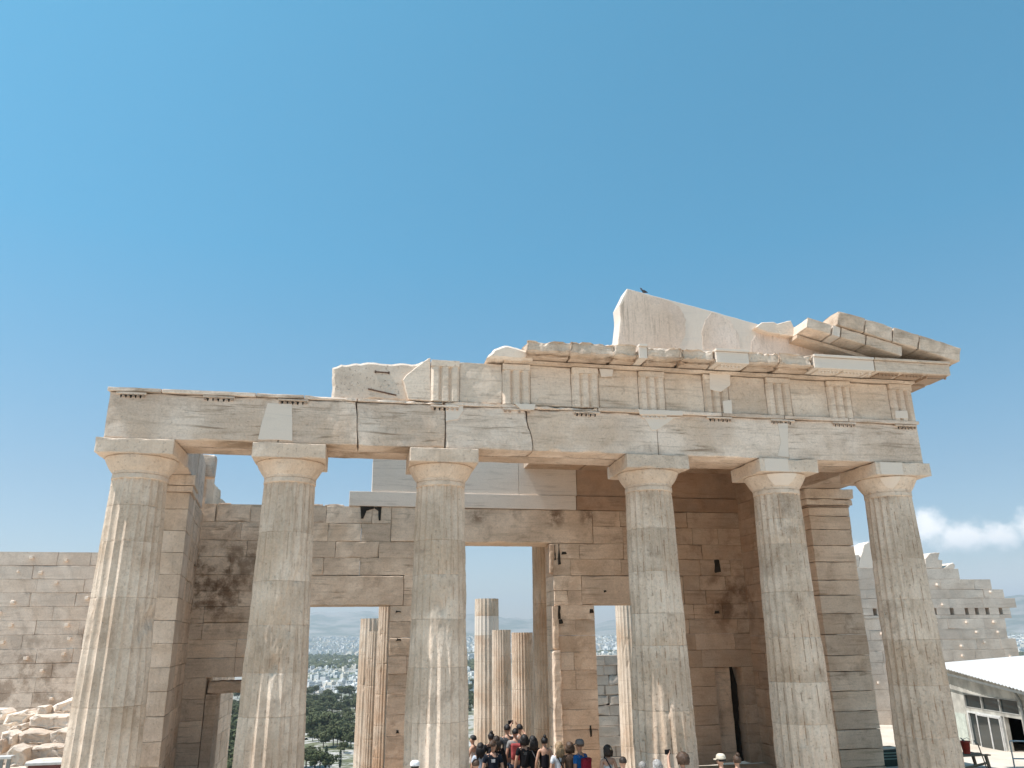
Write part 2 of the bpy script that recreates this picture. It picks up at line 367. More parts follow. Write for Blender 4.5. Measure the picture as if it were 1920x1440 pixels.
# ------------------------------------------------------------------ columns
def column(name, label, group, x, y, zb, zt, rb, rn, mat, flutes=20, seg=6, depth=.05, wearfn=None, drums=None, tintfn=None, dz=.075, capital=True, capw=None, seed=0, fillet=0., dirt=.3):
    root = thing(name, label, 'column', (x, y, max(zb, terrain(x, y)) if zb < -1 else zb), group)
    H = zt-zb; top = zt-.86 if capital else zt
    if drums is None:
        drums = []; z = zb+random.uniform(.5, .9)
        while z < top-.5: drums.append(z); z += random.uniform(.85, 1.15)
    zs = sorted(set([zb]+list(np.arange(zb+dz, top-.02, dz))+[d+o for d in drums for o in (-.03, -.008, .008, .03)]+[top]))
    nA = flutes*seg; vs = []; fs = []; ws = []; dn = []
    prev = None
    for z in zs:
        h = (z-zb)/max(.1, (8.57-.86)-0 if capital else (8.6)); R_ = rb+(rn-rb)*h+.012*math.sin(math.pi*min(1, h))
        jd = min([abs(z-d) for d in drums]+[9])
        for k in range(nA):
            th = 2*math.pi*k/nA; tt = (k % seg)/seg; cx, sx = math.cos(th), math.sin(th)
            prof = (1-(2*tt-1)**2) if not fillet else max(0, 1-((2*tt-1)/(1-fillet))**2) if abs(2*tt-1) < 1-fillet else 0
            d = depth*(R_/rb)*prof
            n1 = nz(cx*1.1+seed, sx*1.1+seed, z*.55); n2 = nz(cx*3+seed, sx*3, z*1.6+seed); n3 = nz(cx*9, sx*9+seed, z*5)
            wv = wearfn(z, th, n1, n2, n3) if wearfn else .006+.02*max(0, n2)
            wv += max(0, (.07-jd))*.30*max(0, n2+n3*.9-.12)
            r = min(R_-d, R_-wv+.004*n3)
            g_ = max(0, n1*.5+n2*.6-.42)*.20; r -= g_
            if jd < .012: r -= .002+.006*max(0, n2+n3+.1)
            dn.append(max(0., min(1., (n2*.9+n3*1.3-.02)*2.2))*dirt if (k % seg) == seg//2 else 0.)
            vs.append((x+r*cx, y+r*sx, z))
    n = len(zs)
    tints = [rw(.36, .66) for _ in range(len(drums)+2)]
    for i in range(n-1):
        zm = (zs[i]+zs[i+1])/2; di = sum(1 for d in drums if d < zm)
        tw = tintfn(zm) if tintfn else (tints[di], 0, 0)
        if min([abs(zm-d) for d in drums]+[9]) < .009: tw = (.25, 0, .22)
        for k in range(nA): fs.append([i*nA+k, i*nA+(k+1) % nA, (i+1)*nA+(k+1) % nA, (i+1)*nA+k]); ws.append((tw[0], tw[1], min(1., tw[2]+dn[i*nA+k])))
    fs.append(list(range((n-1)*nA, n*nA))); ws.append((.6, 0, 0))
    mb = MB(); mb.v = vs; mb.f = fs; mb.w = ws; mb.mi = [0]*len(fs)
    mb.build('shaft', mat, root)
    if capital:
        cw = capw or (rw(.45, .75), 0, 0)
        mb = MB(); e = zt-.36
        prof = [(rn-.03, top-.012), (rn+.005, top+.006), (rn+.005, top+.10), (rn-.012, top+.106), (rn-.012, top+.118), (rn+.004, top+.124), (rn+.012, top+.17)]
        for tq in np.linspace(0, 1, 12): prof.append((rn+.012+(.795-rn-.012)*(tq**.92), top+.17+(e-top-.20)*tq+.03*math.sin(tq*math.pi)*-.35))
        prof += [(.80, e-.022), (.785, e+.004)]
        mb.lathe(prof, x, y, 72, cw, .03, seed=seed); mb.build('echinus', mat, root, smooth=False)
        mb = MB(); mb.worn(x-.835, x+.835, y-.835, y+.835, e, zt-.003, res=.14, chip=.05, amp=.006, w=cw, bias=.1); mb.build('abacus', mat, root)
    return root
XC = [-9.71, -6.344, -2.718, 2.718, 6.344, 9.71]
H = 8.57
def w_low(z, th, n1, n2, n3): return .005+.016*max(0, n2+.2)+.07*max(0, n1-.28)
def w_mid(z, th, n1, n2, n3):
    k = ss(3.0, 4.2, z+1.2*n1)*(1-.75*ss(6.0, 6.9, z))
    return .007+.022*max(0, n2+.15)+k*(.010+.06*max(0, n1+.05)+.02*n3)+.08*max(0, n1-.3)
def w_high(z, th, n1, n2, n3):
    k = 1-.6*ss(5.8, 6.8, z)
    return .006+.016*max(0, n2+.15)+k*(.003+.06*max(0, n1-.02)+.014*n3)
CL = ['leftmost column of the front row, its left flank fluted and bright with sun',
      'front column under the white inlaid stretch of the architrave, flutes lit only near its foot',
      'front column left of the wide central passage, with sunlit broken flutes near its foot',
      'front column right of the wide central passage, worn and in shade',
      'front column with a new white piece set in its capital',
      'rightmost front column, beside the white roofed shed']
CWt = [(.62, .25, 0), (.6, .2, 0), (.58, .12, .06), (.58, .15, .05), (.72, .3, 0), (.68, .25, 0)]
WF = [w_low, w_mid, w_mid, w_high, w_high, w_high]
DR = {0: [1.3, 2.9, 4.05, 5.1, 6.3, 7.1], 1: [1.5, 2.62, 3.5, 4.5, 5.45, 6.55], 2: [1.2, 2.4, 3.55, 4.6, 5.6, 6.4], 3: [1.6, 2.5, 3.95, 4.7, 5.7, 6.75], 4: [1.1, 2.1, 3.05, 4.1, 5.2, 6.4, 7.05], 5: [1.7, 2.9, 4.0, 5.0, 6.05]}
FRONT = []
for i in range(6):
    FRONT.append(column('doric_column', CL[i], 'front row of fluted columns', XC[i], 0, 0, H, .785, .605, M_COL if i in (0, 1, 2) else M_COL2, 20, 8, wearfn=WF[i], drums=DR[i], dirt=(.3, .6, .6, 1., 1., 1.)[i], capw=CWt[i], seed=3.7*i+1, depth=.076))
# new white pieces in two capitals
for i, a0, a1 in ((4, R(228), R(285)), (5, R(225), R(262))):
    mb = MB(); vs = []; top = H-.86; N = 14
    for j in range(8):
        tq = j/7; r = .605+.02+(.795-.617)*tq**.92+.012; z = top+.19+(H-.36-top-.215)*tq
        for k in range(N+1):
            sh = .22*(1-tq)**2; a = a0+sh+(a1-a0-2*sh)*k/N; vs.append((XC[i]+r*math.cos(a), r*math.sin(a), z))
    fs = [[j*(N+1)+k, j*(N+1)+k+1, (j+1)*(N+1)+k+1, (j+1)*(N+1)+k] for j in range(7) for k in range(N)]
    mb.add(vs, fs, (.6, 1, 0)); mb.worn(XC[i]-.70, XC[i]-.02, -.842, -.5, H-.357, H-.006, chip=.006, w=(.6, 1, 0)); mb.build('marble_inlay', M_NEW, FRONT[i])

# ------------------------------------------------------------------ architrave, frieze, cornice
ENT = thing('entablature', 'broken marble beam, frieze and cornice resting on the six front columns', 'entablature', (0, 0, H))
Z1 = 9.76
def crack(x0, a, seed):
    return lambda z: x0+a*(z-H)/1.2+.06*nz(z*2.2, seed, 0)+.02*nz(z*9, seed, 2)
joints = [(-10.42, lambda z: -10.42), (-6.62, lambda z: -6.62), (-4.85, crack(-4.78, -.10, 3)), (-2.72, lambda z: -2.70), (-.6, crack(-.50, -.18, 8)), (2.72, lambda z: 2.78), (6.4, lambda z: 6.42), (10.42, lambda z: 10.42)]
tl = [(.55, 0, .05), (.5, 0, 0), (.42, 0, 0), (.55, .1, 0), (.6, .05, 0), (.6, 0, 0), (.62, 0, .04)]
for i in range(7):
    (a, fa), (b_, fb) = joints[i], joints[i+1]
    def fn(p, a=a, b_=b_, fa=fa, fb=fb):
        tq = (p[0]-a)/(b_-a); return (fa(p[2])*(1-tq)+fb(p[2])*tq+(.003-.006*tq), p[1], p[2])
    mb = MB(); old = i in (1, 2, 3, 4)
    mb.worn(a, b_, -.75, -.03, H+.002, Z1-.105, res=.13, amp=.012 if old else .006, chip=.10 if i in (3, 4) else .05, freq=1.6, w=tl[i], fn=fn, bias=.05)
    mb.build('architrave_block', M_ARCH, ENT)
mb = MB(); mb.worn(-10.42, 10.42, .05, .75, H+.002, Z1-.105, res=.35, amp=.01, chip=.03, w=(.5, 0, .25)); mb.build('rear_beam', M_ARCH, ENT)
# crowning band and small pegs
mb = MB(); cuts = [-10.47, -9.3, -7.2, -6.1, -4.85, -2.75, -.5, 1.2, 2.75, 4.6, 6.4, 8.3, 10.47]
for i in range(len(cuts)-1):
    rough = -6.2 < cuts[i] < 1.
    mb.worn(cuts[i]+.004, cuts[i+1]-.004, -.815 if not rough else -.79, .75, Z1-.103, Z1-.002 if not rough else Z1-random.uniform(.002, .02), res=.12, amp=.008, chip=.13 if rough else .025, freq=2.6, w=(rw(.5, .75), .12 if rough else 0, 0), bias=.2)
mb.build('taenia', M_ARCH, ENT)
TX = [-9.95, -8.03, -6.344, -4.53, -2.718, -.906, .906, 2.718, 4.53, 6.344, 8.16, 10.05]
for i, x in enumerate(TX):
    if i == 3: continue
    mb = MB(); wt = (.6, 1, 0) if i in (7,) else (.55, .3, 0) if i in (9, 4) else (.5, 0, 0)
    hw = .36 if i not in (0, 11) else .33
    mb.worn(x-hw, x+hw, -.80, -.70, Z1-.165, Z1-.104, res=.1, chip=.02, w=wt)
    for k in range(6):
        if (i*7+k*5) % 11 < 2: continue
        gx = x-hw+.06+k*(2*hw-.12)/5
        mb.lathe([(.020, Z1-.162), (.031, Z1-.215)], gx, -.775, 10, (.1, 0, .8) if i not in (7,) else wt)  # guttae coloured dark, painting in the shade that makes them dots
    mb.build('regula', M_ARCH, ENT)
    if i in (0, 1, 2, 3, 6, 8, 9, 10, 11, 4):       # dark plates painting the shade of broken sockets below the band
        for k in range(5):
            mb = MB(); gx = x-hw+.11+k*(2*hw-.2)/4.4; s_ = random.uniform(.020, .032)
            mb.poly([(gx-s_, Z1-.17), (gx+s_, Z1-.168), (gx+s_*.5, Z1-.235), (gx-s_*.3, Z1-.24)], -.7535, -.72, jit=.006, step=.03, bev=.002); mb.build('peg_socket_shade', M_DARK, ENT)
def inlay(pts, Y, name='marble_inlay', parent=ENT, mat=None, w=(.6, 1, 0), th=.05, proud=.006, jit=.012):
    mb = MB(); q = [onY(u, v, Y) for u, v in pts]; mb.poly([(p[0], p[2]) for p in q], Y-proud, Y+th, jit=jit, step=.08, bev=.003, w=w); return mb.build(name, mat or M_NEW, parent)
YA = -.75
inlay([(502, 756), (548, 757), (548, 826), (484, 824), (490, 795)], YA)
inlay([(836, 757), (868, 758), (868, 770), (858, 786), (836, 790)], YA)
inlay([(1206, 780), (1278, 782), (1262, 785), (1232, 806), (1222, 806)], YA)
inlay([(1458, 793), (1477, 794), (1479, 857), (1458, 856), (1464, 830)], YA)
inlay([(1196, 767), (1280, 770), (1280, 779), (1200, 777)], -.82)
inlay([(966, 757), (1004, 758), (1002, 768), (978, 768)], -.82)
# triglyphs and metopes
def triglyph(x, hw, z0, z1, yf, w, parent, worn_=.01):
    mb = MB(); d = .075; s_ = 2*hw/12
    prof = [(-hw, d), (-hw+s_, 0), (-hw+3*s_, 0), (-hw+4*s_, d), (-hw+5*s_, 0), (-hw+7*s_, 0), (-hw+8*s_, d), (-hw+9*s_, 0), (-hw+11*s_, 0), (hw, d)]
    zs = list(np.linspace(z0, z1-.20, 12))+[z1-.185, z1-.17]; vs = []; n = len(prof)
    for i, z in enumerate(zs):
        for px, py in prof:
            k = 1. if i < len(zs)-1 else 0.
            nn = worn_*(nz(px*4+x*7, z*3, 1)+.6*nz(px*12, z*10+x, 4))
            vs.append((x+px, yf+py*k+max(0, nn)*1.5, z))
    fs = [[i*n+k, i*n+k+1, (i+1)*n+k+1, (i+1)*n+k] for i in range(len(zs)-1) for k in range(n-1)]
    mb.add(vs, fs, w)
    mb.worn(x-hw, x+hw, yf-.012, yf+.3, z1-.172, z1, res=.1, chip=.03, w=w)
    mb.box(x-hw, x+hw, yf+.077, yf+.3, z0, z1-.173, w)
    return mb.build('triglyph', M_FRZ, parent)
Z2 = 10.90
TG = [-2.718, -.906, .906, 2.718, 4.53, 6.344, 8.16, 10.08]
for i, x in enumerate(TG):
    hw = .36
    triglyph(x, hw, Z1, Z2-.07, -.79, [(.75, .25, 0), (.7, .2, 0), (.5, 0, 0), (.55, 0, 0), (.55, .1, 0), (.6, 0, 0), (.6, 0, 0), (.55, .1, .05)][i], ENT, .004 if i > 4 else .012)
    if i < 7:
        mb = MB(); a, b_ = x+hw+.002, TG[i+1]-hw-.002
        mb.worn(a, b_, -.72, .1, Z1+.002, Z2-.07, res=.12, amp=.012, chip=.03, w=[(.65, .3, 0), (.5, .1, .12), (.55, 0, .05), (.5, 0, 0), (.5, 0, .1), (.55, 0, 0), (.6, 0, 0)][i]); mb.build('metope', M_FRZ, ENT)
mb = MB()
q = [onY(u, v, -.72) for u, v in ((766, 748), (755, 712), (763, 702), (803, 671), (808, 671), (808, 752))]
mb.poly([(p[0], p[2]) for p in q], -.72, .1, jit=.02, step=.07, w=(.6, .2, 0)); mb.build('metope', M_FRZ, ENT)
for pts in (((1330, 695), (1369, 698), (1369, 722), (1352, 735), (1331, 730)), ((1355, 752), (1371, 750), (1373, 776), (1357, 776)), ((1678, 770), (1701, 770), (1703, 785), (1679, 784)), ((1124, 692), (1150, 693), (1148, 705), (1128, 706))):
    inlay(pts, -.795, th=.02)
# rear wall of the frieze and side returns
mb = MB(); mb.worn(-2.9, 10.4, .12, .75, Z1, Z2+.02, res=.5, chip=.05, w=(.4, 0, .2)); mb.build('frieze_backing', M_FRZ, ENT)
mb = MB(); mb.worn(9.05, 10.40, .76, 4.4, H+.002, Z1, res=.4, chip=.04, w=(.4, 0, .35)); mb.worn(9.1, 10.45, .76, 4.6, Z1+.004, Z2, res=.4, chip=.04, w=(.4, 0, .2)); mb.build('side_beam', M_ARCH, ENT)
mb = MB(); mb.worn(-1.25, 10.52, -.87, .7, Z2-.068, Z2+.015, res=.2, chip=.05, amp=.01, freq=3, w=(.6, 0, .08), bias=0.); mb.build('bed_moulding', M_FRZ, ENT)
# cornice blocks: (px left, px right, top y left, top y right, kind)
GY = -1.40
GE = [(990, 1072, 638, 637, 0), (1072, 1152, 637, 643, 0), (1152, 1196, 643, 646, 0), (1197, 1213, 645, 646, 1), (1214, 1276, 647, 650, 0), (1280, 1340, 651, 654, 0), (1341, 1403, 653, 656, 1),
      (1404, 1460, 657, 660, 0), (1463, 1523, 660, 663, 0), (1524, 1637, 662, 670, 1), (1638, 1779, 670, 680, 2)]
for a, b_, ta, tb, kd in GE:
    pa, pb = onY(a, ta, GY), onY(b_, tb, GY); x0, x1 = pa[0]+.004, pb[0]-.004; zt = (pa[2]+pb[2])/2
    if kd: zt = 11.33
    mb = MB(); w = (rw(.45, .65), 0, .1) if kd == 0 else (.62, 1, 0) if kd == 1 else (.45, 0, .06)
    zb = Z2+.045
    if kd == 0:
        mb.worn(x0-random.uniform(.02, .05), x1+random.uniform(.02, .05), GY+random.uniform(0, .05), .3+random.uniform(0, .05), zb+.03+random.uniform(-.01, .01), zt+random.uniform(-.01, .01), res=.075, amp=.035, chip=.16, freq=2.9, w=w, bias=.12)
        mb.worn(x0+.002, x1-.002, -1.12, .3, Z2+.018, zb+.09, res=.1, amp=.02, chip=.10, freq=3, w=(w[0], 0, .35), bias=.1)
    else:
        mb.worn(x0, x1, GY, .3, zb, zt-.075, res=.25, amp=.003, chip=.012, w=w)
        mb.worn(x0, x1, GY-.05, .3, zt-.072, zt, res=.25, amp=.003, chip=.012, w=w)
        mx = x0+.16
        while mx < x1-.1:
            mb.box(mx, min(mx+.6, x1-.05), -1.30, -.9, Z2+.016, zb-.001, w if kd == 1 else (.1, 0, .9))
            gx = mx+.05
            while gx < min(mx+.58, x1-.06):
                mb.lathe([(.03, Z2+.014), (.035, Z2-.03)], gx, -1.25, 8, w if kd == 1 else (.05, 0, .8)); gx += .105
            mx += .75
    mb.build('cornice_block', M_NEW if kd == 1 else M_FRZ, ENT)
mb = MB(); q = [onY(u, v, -1.0) for u, v in ((914, 670), (925, 655), (948, 645), (985, 655), (1000, 655), (1000, 676), (935, 672))]
mb.poly([(p[0], p[2]) for p in q], -1.0, .3, jit=.04, step=.07, bev=.06, w=(.8, .5, 0)); mb.build('cornice_block', M_FRZ, ENT)
mb = MB(); mb.worn(10.55, 11.17, -1.36, 5.0, Z2+.03, 11.32, res=.4, chip=.02, w=(.2, 0, .55))  # brown patina, also painting the shade of the soffit into the colour
for k in range(8): mb.box(10.56, 11.08, -1.28+k*.75, -.72+k*.75, Z2-.03, Z2+.028, (.1, 0, .9))
mb.build('cornice_return', M_FRZ, ENT)

# rough block left standing on the architrave
rb_ = thing('rough_block', 'hammer dressed marble block standing on the architrave left of the frieze', 'stone block', (-4.6, -.2, Z1))
mb = MB(); q = [onY(u, v, -.6) for u, v in ((622, 747), (623, 686), (640, 680), (690, 676), (735, 677), (765, 677), (806, 674), (810, 752))]
mb.poly([(p[0], p[2]) for p in q], -.6, .6, jit=.05, step=.09, bev=.07, w=(.72, .35, 0), fn=lambda p: (p[0], p[1], p[2]-.035)); body_blk = mb.build('block', M_ROCK, rb_)
mb = MB()
p1, p2 = onY(704, 697, -.615), onY(729, 699, -.615); mb.tube([p1, p2], .018, 6); mb.tube([p1+(0, 0, .03), p1-(0, 0, .03)], .02, 6); mb.tube([p2+(0, 0, .03), p2-(0, 0, .03)], .02, 6)
mb.build('iron_clamp', M_IRON, rb_); mb = MB(); p1, p2 = onY(690, 729, -.615), onY(743, 741, -.615); mb.tube([p1, p2], .018, 6)
mb.build('iron_clamp', M_IRON, rb_)

# ------------------------------------------------------------------ pediment remains
PED = thing('pediment', 'remaining corner of the pediment above the cornice with slanting roof stones', 'pediment', (7, 0, 11.3))
TY = -.5
mb = MB(); q = [onY(u, v, TY) for u, v in ((1176, 541), (1161, 572), (1163, 600), (1157, 660), (1700, 690), (1560, 648), (1485, 626), (1330, 582))]
mb.poly([(p[0], p[2]) for p in q], TY, 0.05, jit=.012, step=.1, bev=.012, w=(.62, .9, 0)); mb.build('tympanum', M_TYM, PED)
for pts in (((1177, 544), (1250, 562), (1272, 575), (1286, 600), (1284, 625), (1270, 652), (1160, 652), (1164, 600), (1163, 574)),
            ((1334, 587), (1368, 598), (1384, 625), (1387, 655), (1318, 655), (1315, 625), (1322, 600)),
            ((1424, 618), (1445, 626), (1490, 632), (1560, 652), (1640, 676), (1640, 684), (1408, 660), (1408, 640))):
    inlay(pts, TY, 'old_fragment', PED, M_TYM, (.6, .12, .0), .04, .007, .05)
RA = math.atan(.243); OR = onY(1803, 652, -1.5)
def rake(p): s_, y, h = p; return (OR[0]-s_*math.cos(RA)+h*math.sin(RA), y, OR[2]+s_*math.sin(RA)+h*math.cos(RA))
def rblock(s0, s1, y0, y1, h0, h1, w, chip=.05, mat=M_FRZ, name='raking_block'):
    mb = MB(); mb.worn(s0+.006, s1-.006, y0, y1, h0, h1, res=.12, amp=.012, chip=chip, w=w, fn=rake, bias=.15); mb.build(name, mat, PED)
for s0, s1 in ((0, 1.30), (1.30, 2.10), (2.10, 2.95), (2.95, 3.78)):
    rblock(s0, s1, -1.5, .2, -.45, 0, (rw(.4, .6), 0, .12), .06)
for s0, s1, w in ((1.75, 2.85, (.5, 0, .1)), (2.85, 3.6, (.5, 0, .1)), (3.6, 3.86, (.6, .9, 0)), (3.86, 4.62, (.55, .05, .1))):
    rblock(s0, s1, -1.44, .2, -.77, -.458, w, .05)
rblock(.9, 4.62, -.95, .1, -.90, -.775, (.5, 0, .15), .04)
for pts, w in ((((1418, 612), (1430, 603), (1452, 602), (1470, 610), (1472, 626), (1440, 622)), (.85, .6, 0)), (((1455, 607), (1484, 600), (1490, 612), (1497, 631), (1464, 627)), (.7, .2, 0))):
    mb = MB(); q = [onY(u, v, -.75) for u, v in pts]; mb.poly([(p[0], p[2]) for p in q], -.75+.05*len(pts)/6, .2-.03*len(pts)/6, jit=.02, step=.07, bev=.02, w=w); mb.build('broken_stone', M_FRZ, PED)
# pigeon
bp = onY(1207, 549, -.3)
bird = thing('pigeon', 'small dark pigeon perched on the sloping top of the pediment slab', 'bird', tuple(bp-(0, 0, .05)))
mb = MB()
M_BIRD = plain('bird_feathers', (.05, .05, .06), .6)
prof = [((-.17, .05), .012), ((-.11, .065), .035), ((-.04, .08), .058), ((.03, .105), .062), ((.075, .145), .045), ((.095, .185), .030), ((.105, .215), .033), ((.125, .225), .022), ((.15, .222), .005)]
mb.tube([(bp[0]-a*.7, bp[1], bp[2]+h*.7-.02) for (a, h), r in prof], [r*.7 for _, r in prof], 10); mb.build('body', M_BIRD, bird, True)
mb = MB(); mb.tube([(bp[0], bp[1]-.02, bp[2]+.05), (bp[0], bp[1]-.02, bp[2]-.06)], .008, 5); mb.tube([(bp[0], bp[1]+.02, bp[2]+.05), (bp[0], bp[1]+.02, bp[2]-.06)], .008, 5); mb.build('legs', M_IRON, bird)

# ------------------------------------------------------------------ door wall
YD = 8.086
DW = thing('door_wall', 'tall ashlar wall with five doorways behind the front columns', 'wall', (0, YD+.6, 0))
CO = [0, .62, 1.24, 1.86, 2.48, 3.1, 3.68, 4.22, 4.73, 5.24, 5.72, 6.23, 6.8, 7.34, 7.95, 8.53]
LW = thing  # alias kept short below
holes = [(-2.10, 2.10, -1, 7.34), (-3.6, 3.6, 7.34, 8.53), (-6.55, -3.53, -1, 5.24), (3.53, 6.55, -1, 5.24), (-6.9, -3.1, 5.24, 6.22), (3.1, 6.9, 5.24, 6.22), (-9.12, -7.45, -1, 3.1), (7.83, 8.84, -1, 3.1)]
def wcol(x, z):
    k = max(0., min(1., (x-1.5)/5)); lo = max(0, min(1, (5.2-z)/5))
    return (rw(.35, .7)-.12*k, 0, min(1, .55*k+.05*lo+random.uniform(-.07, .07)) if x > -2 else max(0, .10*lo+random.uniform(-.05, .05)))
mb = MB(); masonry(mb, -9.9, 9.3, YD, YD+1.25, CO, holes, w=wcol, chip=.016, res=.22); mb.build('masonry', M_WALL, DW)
mb = MB(); mb.worn(-3.596, 3.596, YD-.01, YD+1.2, 7.345, 8.525, res=.16, amp=.005, chip=.05, freq=1.5, w=(.6, 0, .08)); mb.build('lintel', M_WALL, DW)
mb = MB(); mb.worn(-6.896, -3.104, YD-.012, YD+1.2, 5.245, 6.215, res=.16, amp=.005, chip=.04, freq=1.5, w=(.55, 0, .05)); mb.build('lintel', M_WALL, DW)
mb = MB(); mb.worn(3.104, 6.896, YD-.012, YD+1.2, 5.245, 6.215, res=.16, amp=.005, chip=.04, freq=1.5, w=(.45, 0, .25)); mb.build('lintel', M_WALL, DW)
mb = MB(); mb.worn(-9.1, -7.46, YD+.02, YD+.75, 2.62, 3.0, res=.1, amp=.02, chip=.10, w=(.6, 0, .25)); mb.build('door_beam', M_WALL, DW)
mb = MB(); mb.worn(-9.11, -8.78, YD+.05, YD+1.0, 0, 2.615, res=.2, chip=.03, w=(.5, 0, .3)); mb.worn(-7.88, -7.60, YD+.45, YD+.85, 0, 2.615, res=.2, chip=.04, w=(.7, 0, .3)); mb.build('door_post', M_WALL, DW)
mb = MB(); mb.worn(7.84, 8.52, YD+.28, YD+.9, 0, 3.09, res=.25, chip=.03, w=(.75, 0, .05)); mb.build('door_blocking', M_WALL, DW)
mb = MB(); mb.poly([(8.55, 0), (8.83, 0), (8.8, 1.2), (8.86, 2.3), (8.7, 3.2), (8.62, 2.6)], YD+.5, YD+.7, jit=.05, w=(.05, 0, .9)); mb.build('door_recess_shade', M_DARK, DW)  # dark slab painting the shade of the gap beside the blocking
# stone lining against the right jamb of the central passage
mb = MB(); mb.worn(1.98, 2.26, YD-.12, YD+.5, 0, 3.75, res=.12, chip=.07, amp=.02, w=(.85, .25, 0)); mb.worn(2.02, 2.22, YD-.06, YD+.3, 3.76, 5.2, res=.12, chip=.08, w=(.6, 0, .2)); mb.worn(1.95, 2.12, YD-.03, YD+.4, 6.3, 7.33, res=.1, chip=.07, w=(.4, 0, .5)); mb.build('jamb_lining', M_WALL, DW)
mb = MB()
for x0, x1, z0, z1 in ((2.14, 2.20, 6.75, 7.30), (2.28, 2.36, 6.6, 7.32), (2.4, 2.6, 6.95, 7.05), (2.2, 2.32, 4.75, 5.2), (2.25, 2.38, 4.6, 4.75), (3.9, 4.0, 5.66, 5.72), (3.35, 3.5, 4.95, 5.1), (3.2, 3.26, 1.0, 1.35), (-6.2, -5.9, 1.2, 1.28), (-3.35, -3.15, 5.0, 5.08), (-3.3, -3.12, 4.1, 4.2), (-3.22, -3.1, 1.3, 1.42), (8.15, 8.4, 6.35, 6.8), (8.0, 8.2, 4.9, 5.0)):
    mb = MB(); mb.poly([(x0, z0), (x1, z0+.02), (x1-.2*(x1-x0), z1), (x0+.1*(x1-x0), z1)], YD-.018, YD+.06, jit=.03, step=.05, bev=.004, w=(.05, 0, .9)); mb.build('dowel_hole_shade', M_DARK, DW)  # dark plates on the wall face, painting the shade of holes
# beam courses above: new white marble, then old brown marble
mb = MB(); mb.worn(-5.05, -2.1, YD-.05, YD+1.0, 8.535, 9.045, res=.4, chip=.01, amp=.002, w=(.6, .6, 0)); mb.build('new_beam', M_NEW, DW)
mb = MB(); mb.worn(-2.095, 3.0, YD-.05, YD+1.0, 8.535, 9.045, res=.4, chip=.01, amp=.002, w=(.5, .6, 0)); mb.build('new_beam', M_NEW, DW)
for xa, xb, tq in ((-4.3, -1.35, .45), (-1.346, .9, .6), (.904, 3.05, .5)):
    mb = MB(); mb.worn(xa, xb, YD+random.uniform(0, .006), YD+1.0, 9.05, 10.25, res=.4, chip=.01, amp=.002, w=(tq, .6, 0)); mb.build('new_beam', M_NEW, DW)
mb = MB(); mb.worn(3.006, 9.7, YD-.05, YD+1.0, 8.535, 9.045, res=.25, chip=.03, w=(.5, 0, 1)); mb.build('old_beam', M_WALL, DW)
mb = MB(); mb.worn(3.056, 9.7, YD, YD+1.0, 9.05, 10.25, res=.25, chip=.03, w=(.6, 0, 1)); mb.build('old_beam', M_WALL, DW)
for pl in ([(-4.62, 8.1), (-4.55, 8.12), (-4.45, 8.38), (-4.2, 8.46), (-4.2, 8.52), (-4.66, 8.52)], [(-4.02, 8.05), (-3.96, 8.06), (-3.94, 8.52), (-4.19, 8.52), (-4.19, 8.47), (-4.05, 8.38)]):
    mb = MB(); mb.poly(pl, YD-.02, YD+.06, jit=.015, step=.06, bev=.004); mb.build('dowel_hole_shade', M_DARK, DW)  # two more dark plates painting hole shade under the new beam
# white chipped top edge
mb = MB()
for a, b_ in ((-9.3, -8.9), (-7.6, -6.6), (-6.5, -5.9), (-5.9, -5.2)):
    mb.worn(a, b_, YD+.05, YD+1.1, 8.50, 8.58+random.uniform(0, .05), res=.1, amp=.03, chip=.10, w=(.95, .7, 0))
mb.build('broken_top', M_ROCK, DW)

# ------------------------------------------------------------------ side walls with antae
SL = thing('side_wall', 'side wall left of the doorways ending in a square pier beside the leftmost column', 'wall', (-10, 5, 0))
ang = math.atan2(.46, 4.6)
def fl(p): # u along the wall (away), v outward from inner face
    u, v, z = p; return (-9.29-.10*min(u, 4.7)-v*1.0, 3.5+u, z)
cs = [0]+[.62+.585*i for i in range(14)]   # course heights
mb = MB(); masonry(mb, 1.3, 4.75, 0.02, 1.3, cs, fn=fl, w=lambda x, z: (rw(), 0, max(0, .3-z*.04)), res=.3); masonry(mb, 6.0, 16.2, 0.06, 1.3, [-8]+[-6.5+1.2*i for i in range(6)]+cs[1:12], fn=fl, w=lambda x, z: (rw(.5, .9), .15, 0), res=.6); mb.build('masonry', M_WALL, SL)
mb = MB()
for i in range(len(cs)-1):
    mb.worn(0, 1.29, 0, 1.35, cs[i]-.002, min(cs[i+1], 8.1)+.001, res=.2, chip=.022, w=(rw(.4, .75), .1, .08), fn=fl) if cs[i] < 8 else None
mb.build('anta', M_COL, SL)
mb = MB(); mb.worn(-.06, 1.33, -.06, 1.4, 8.105, 8.28, res=.15, chip=.03, w=(.6, 0, .15), fn=fl); mb.worn(-.10, 1.36, -.10, 1.44, 8.285, H, res=.15, chip=.03, w=(.6, 0, .1), fn=fl); mb.build('anta_capital', M_COL, SL)
mb = MB(); mb.worn(1.4, 3.9, 0.0, 1.2, 8.25, 9.72, res=.25, chip=.05, w=(.5, .1, 0), fn=fl); mb.worn(-2.7, 1.395, 0.02, 1.2, H+.002, 9.72, res=.25, chip=.04, w=(.5, .1, 0), fn=fl); mb.worn(3.9, 4.5, -.28, 1.0, 9.3, 10.05, res=.12, chip=.10, w=(.6, 0, .05), fn=fl); mb.build('side_beam', M_ARCH, SL)
mb = MB()
for k in range(7):
    mb.worn(4.8+k*1.5, 6.28+k*1.5, 0.03, 1.2, 8.2-.55*k if k < 3 else 7.0-.3*(k-3), 9.75-.24*k+random.uniform(-.1, .1), res=.2, chip=.12, w=(rw(.5, .8), .1, 0), fn=fl)
mb.build('broken_masonry', M_WALL, SL)
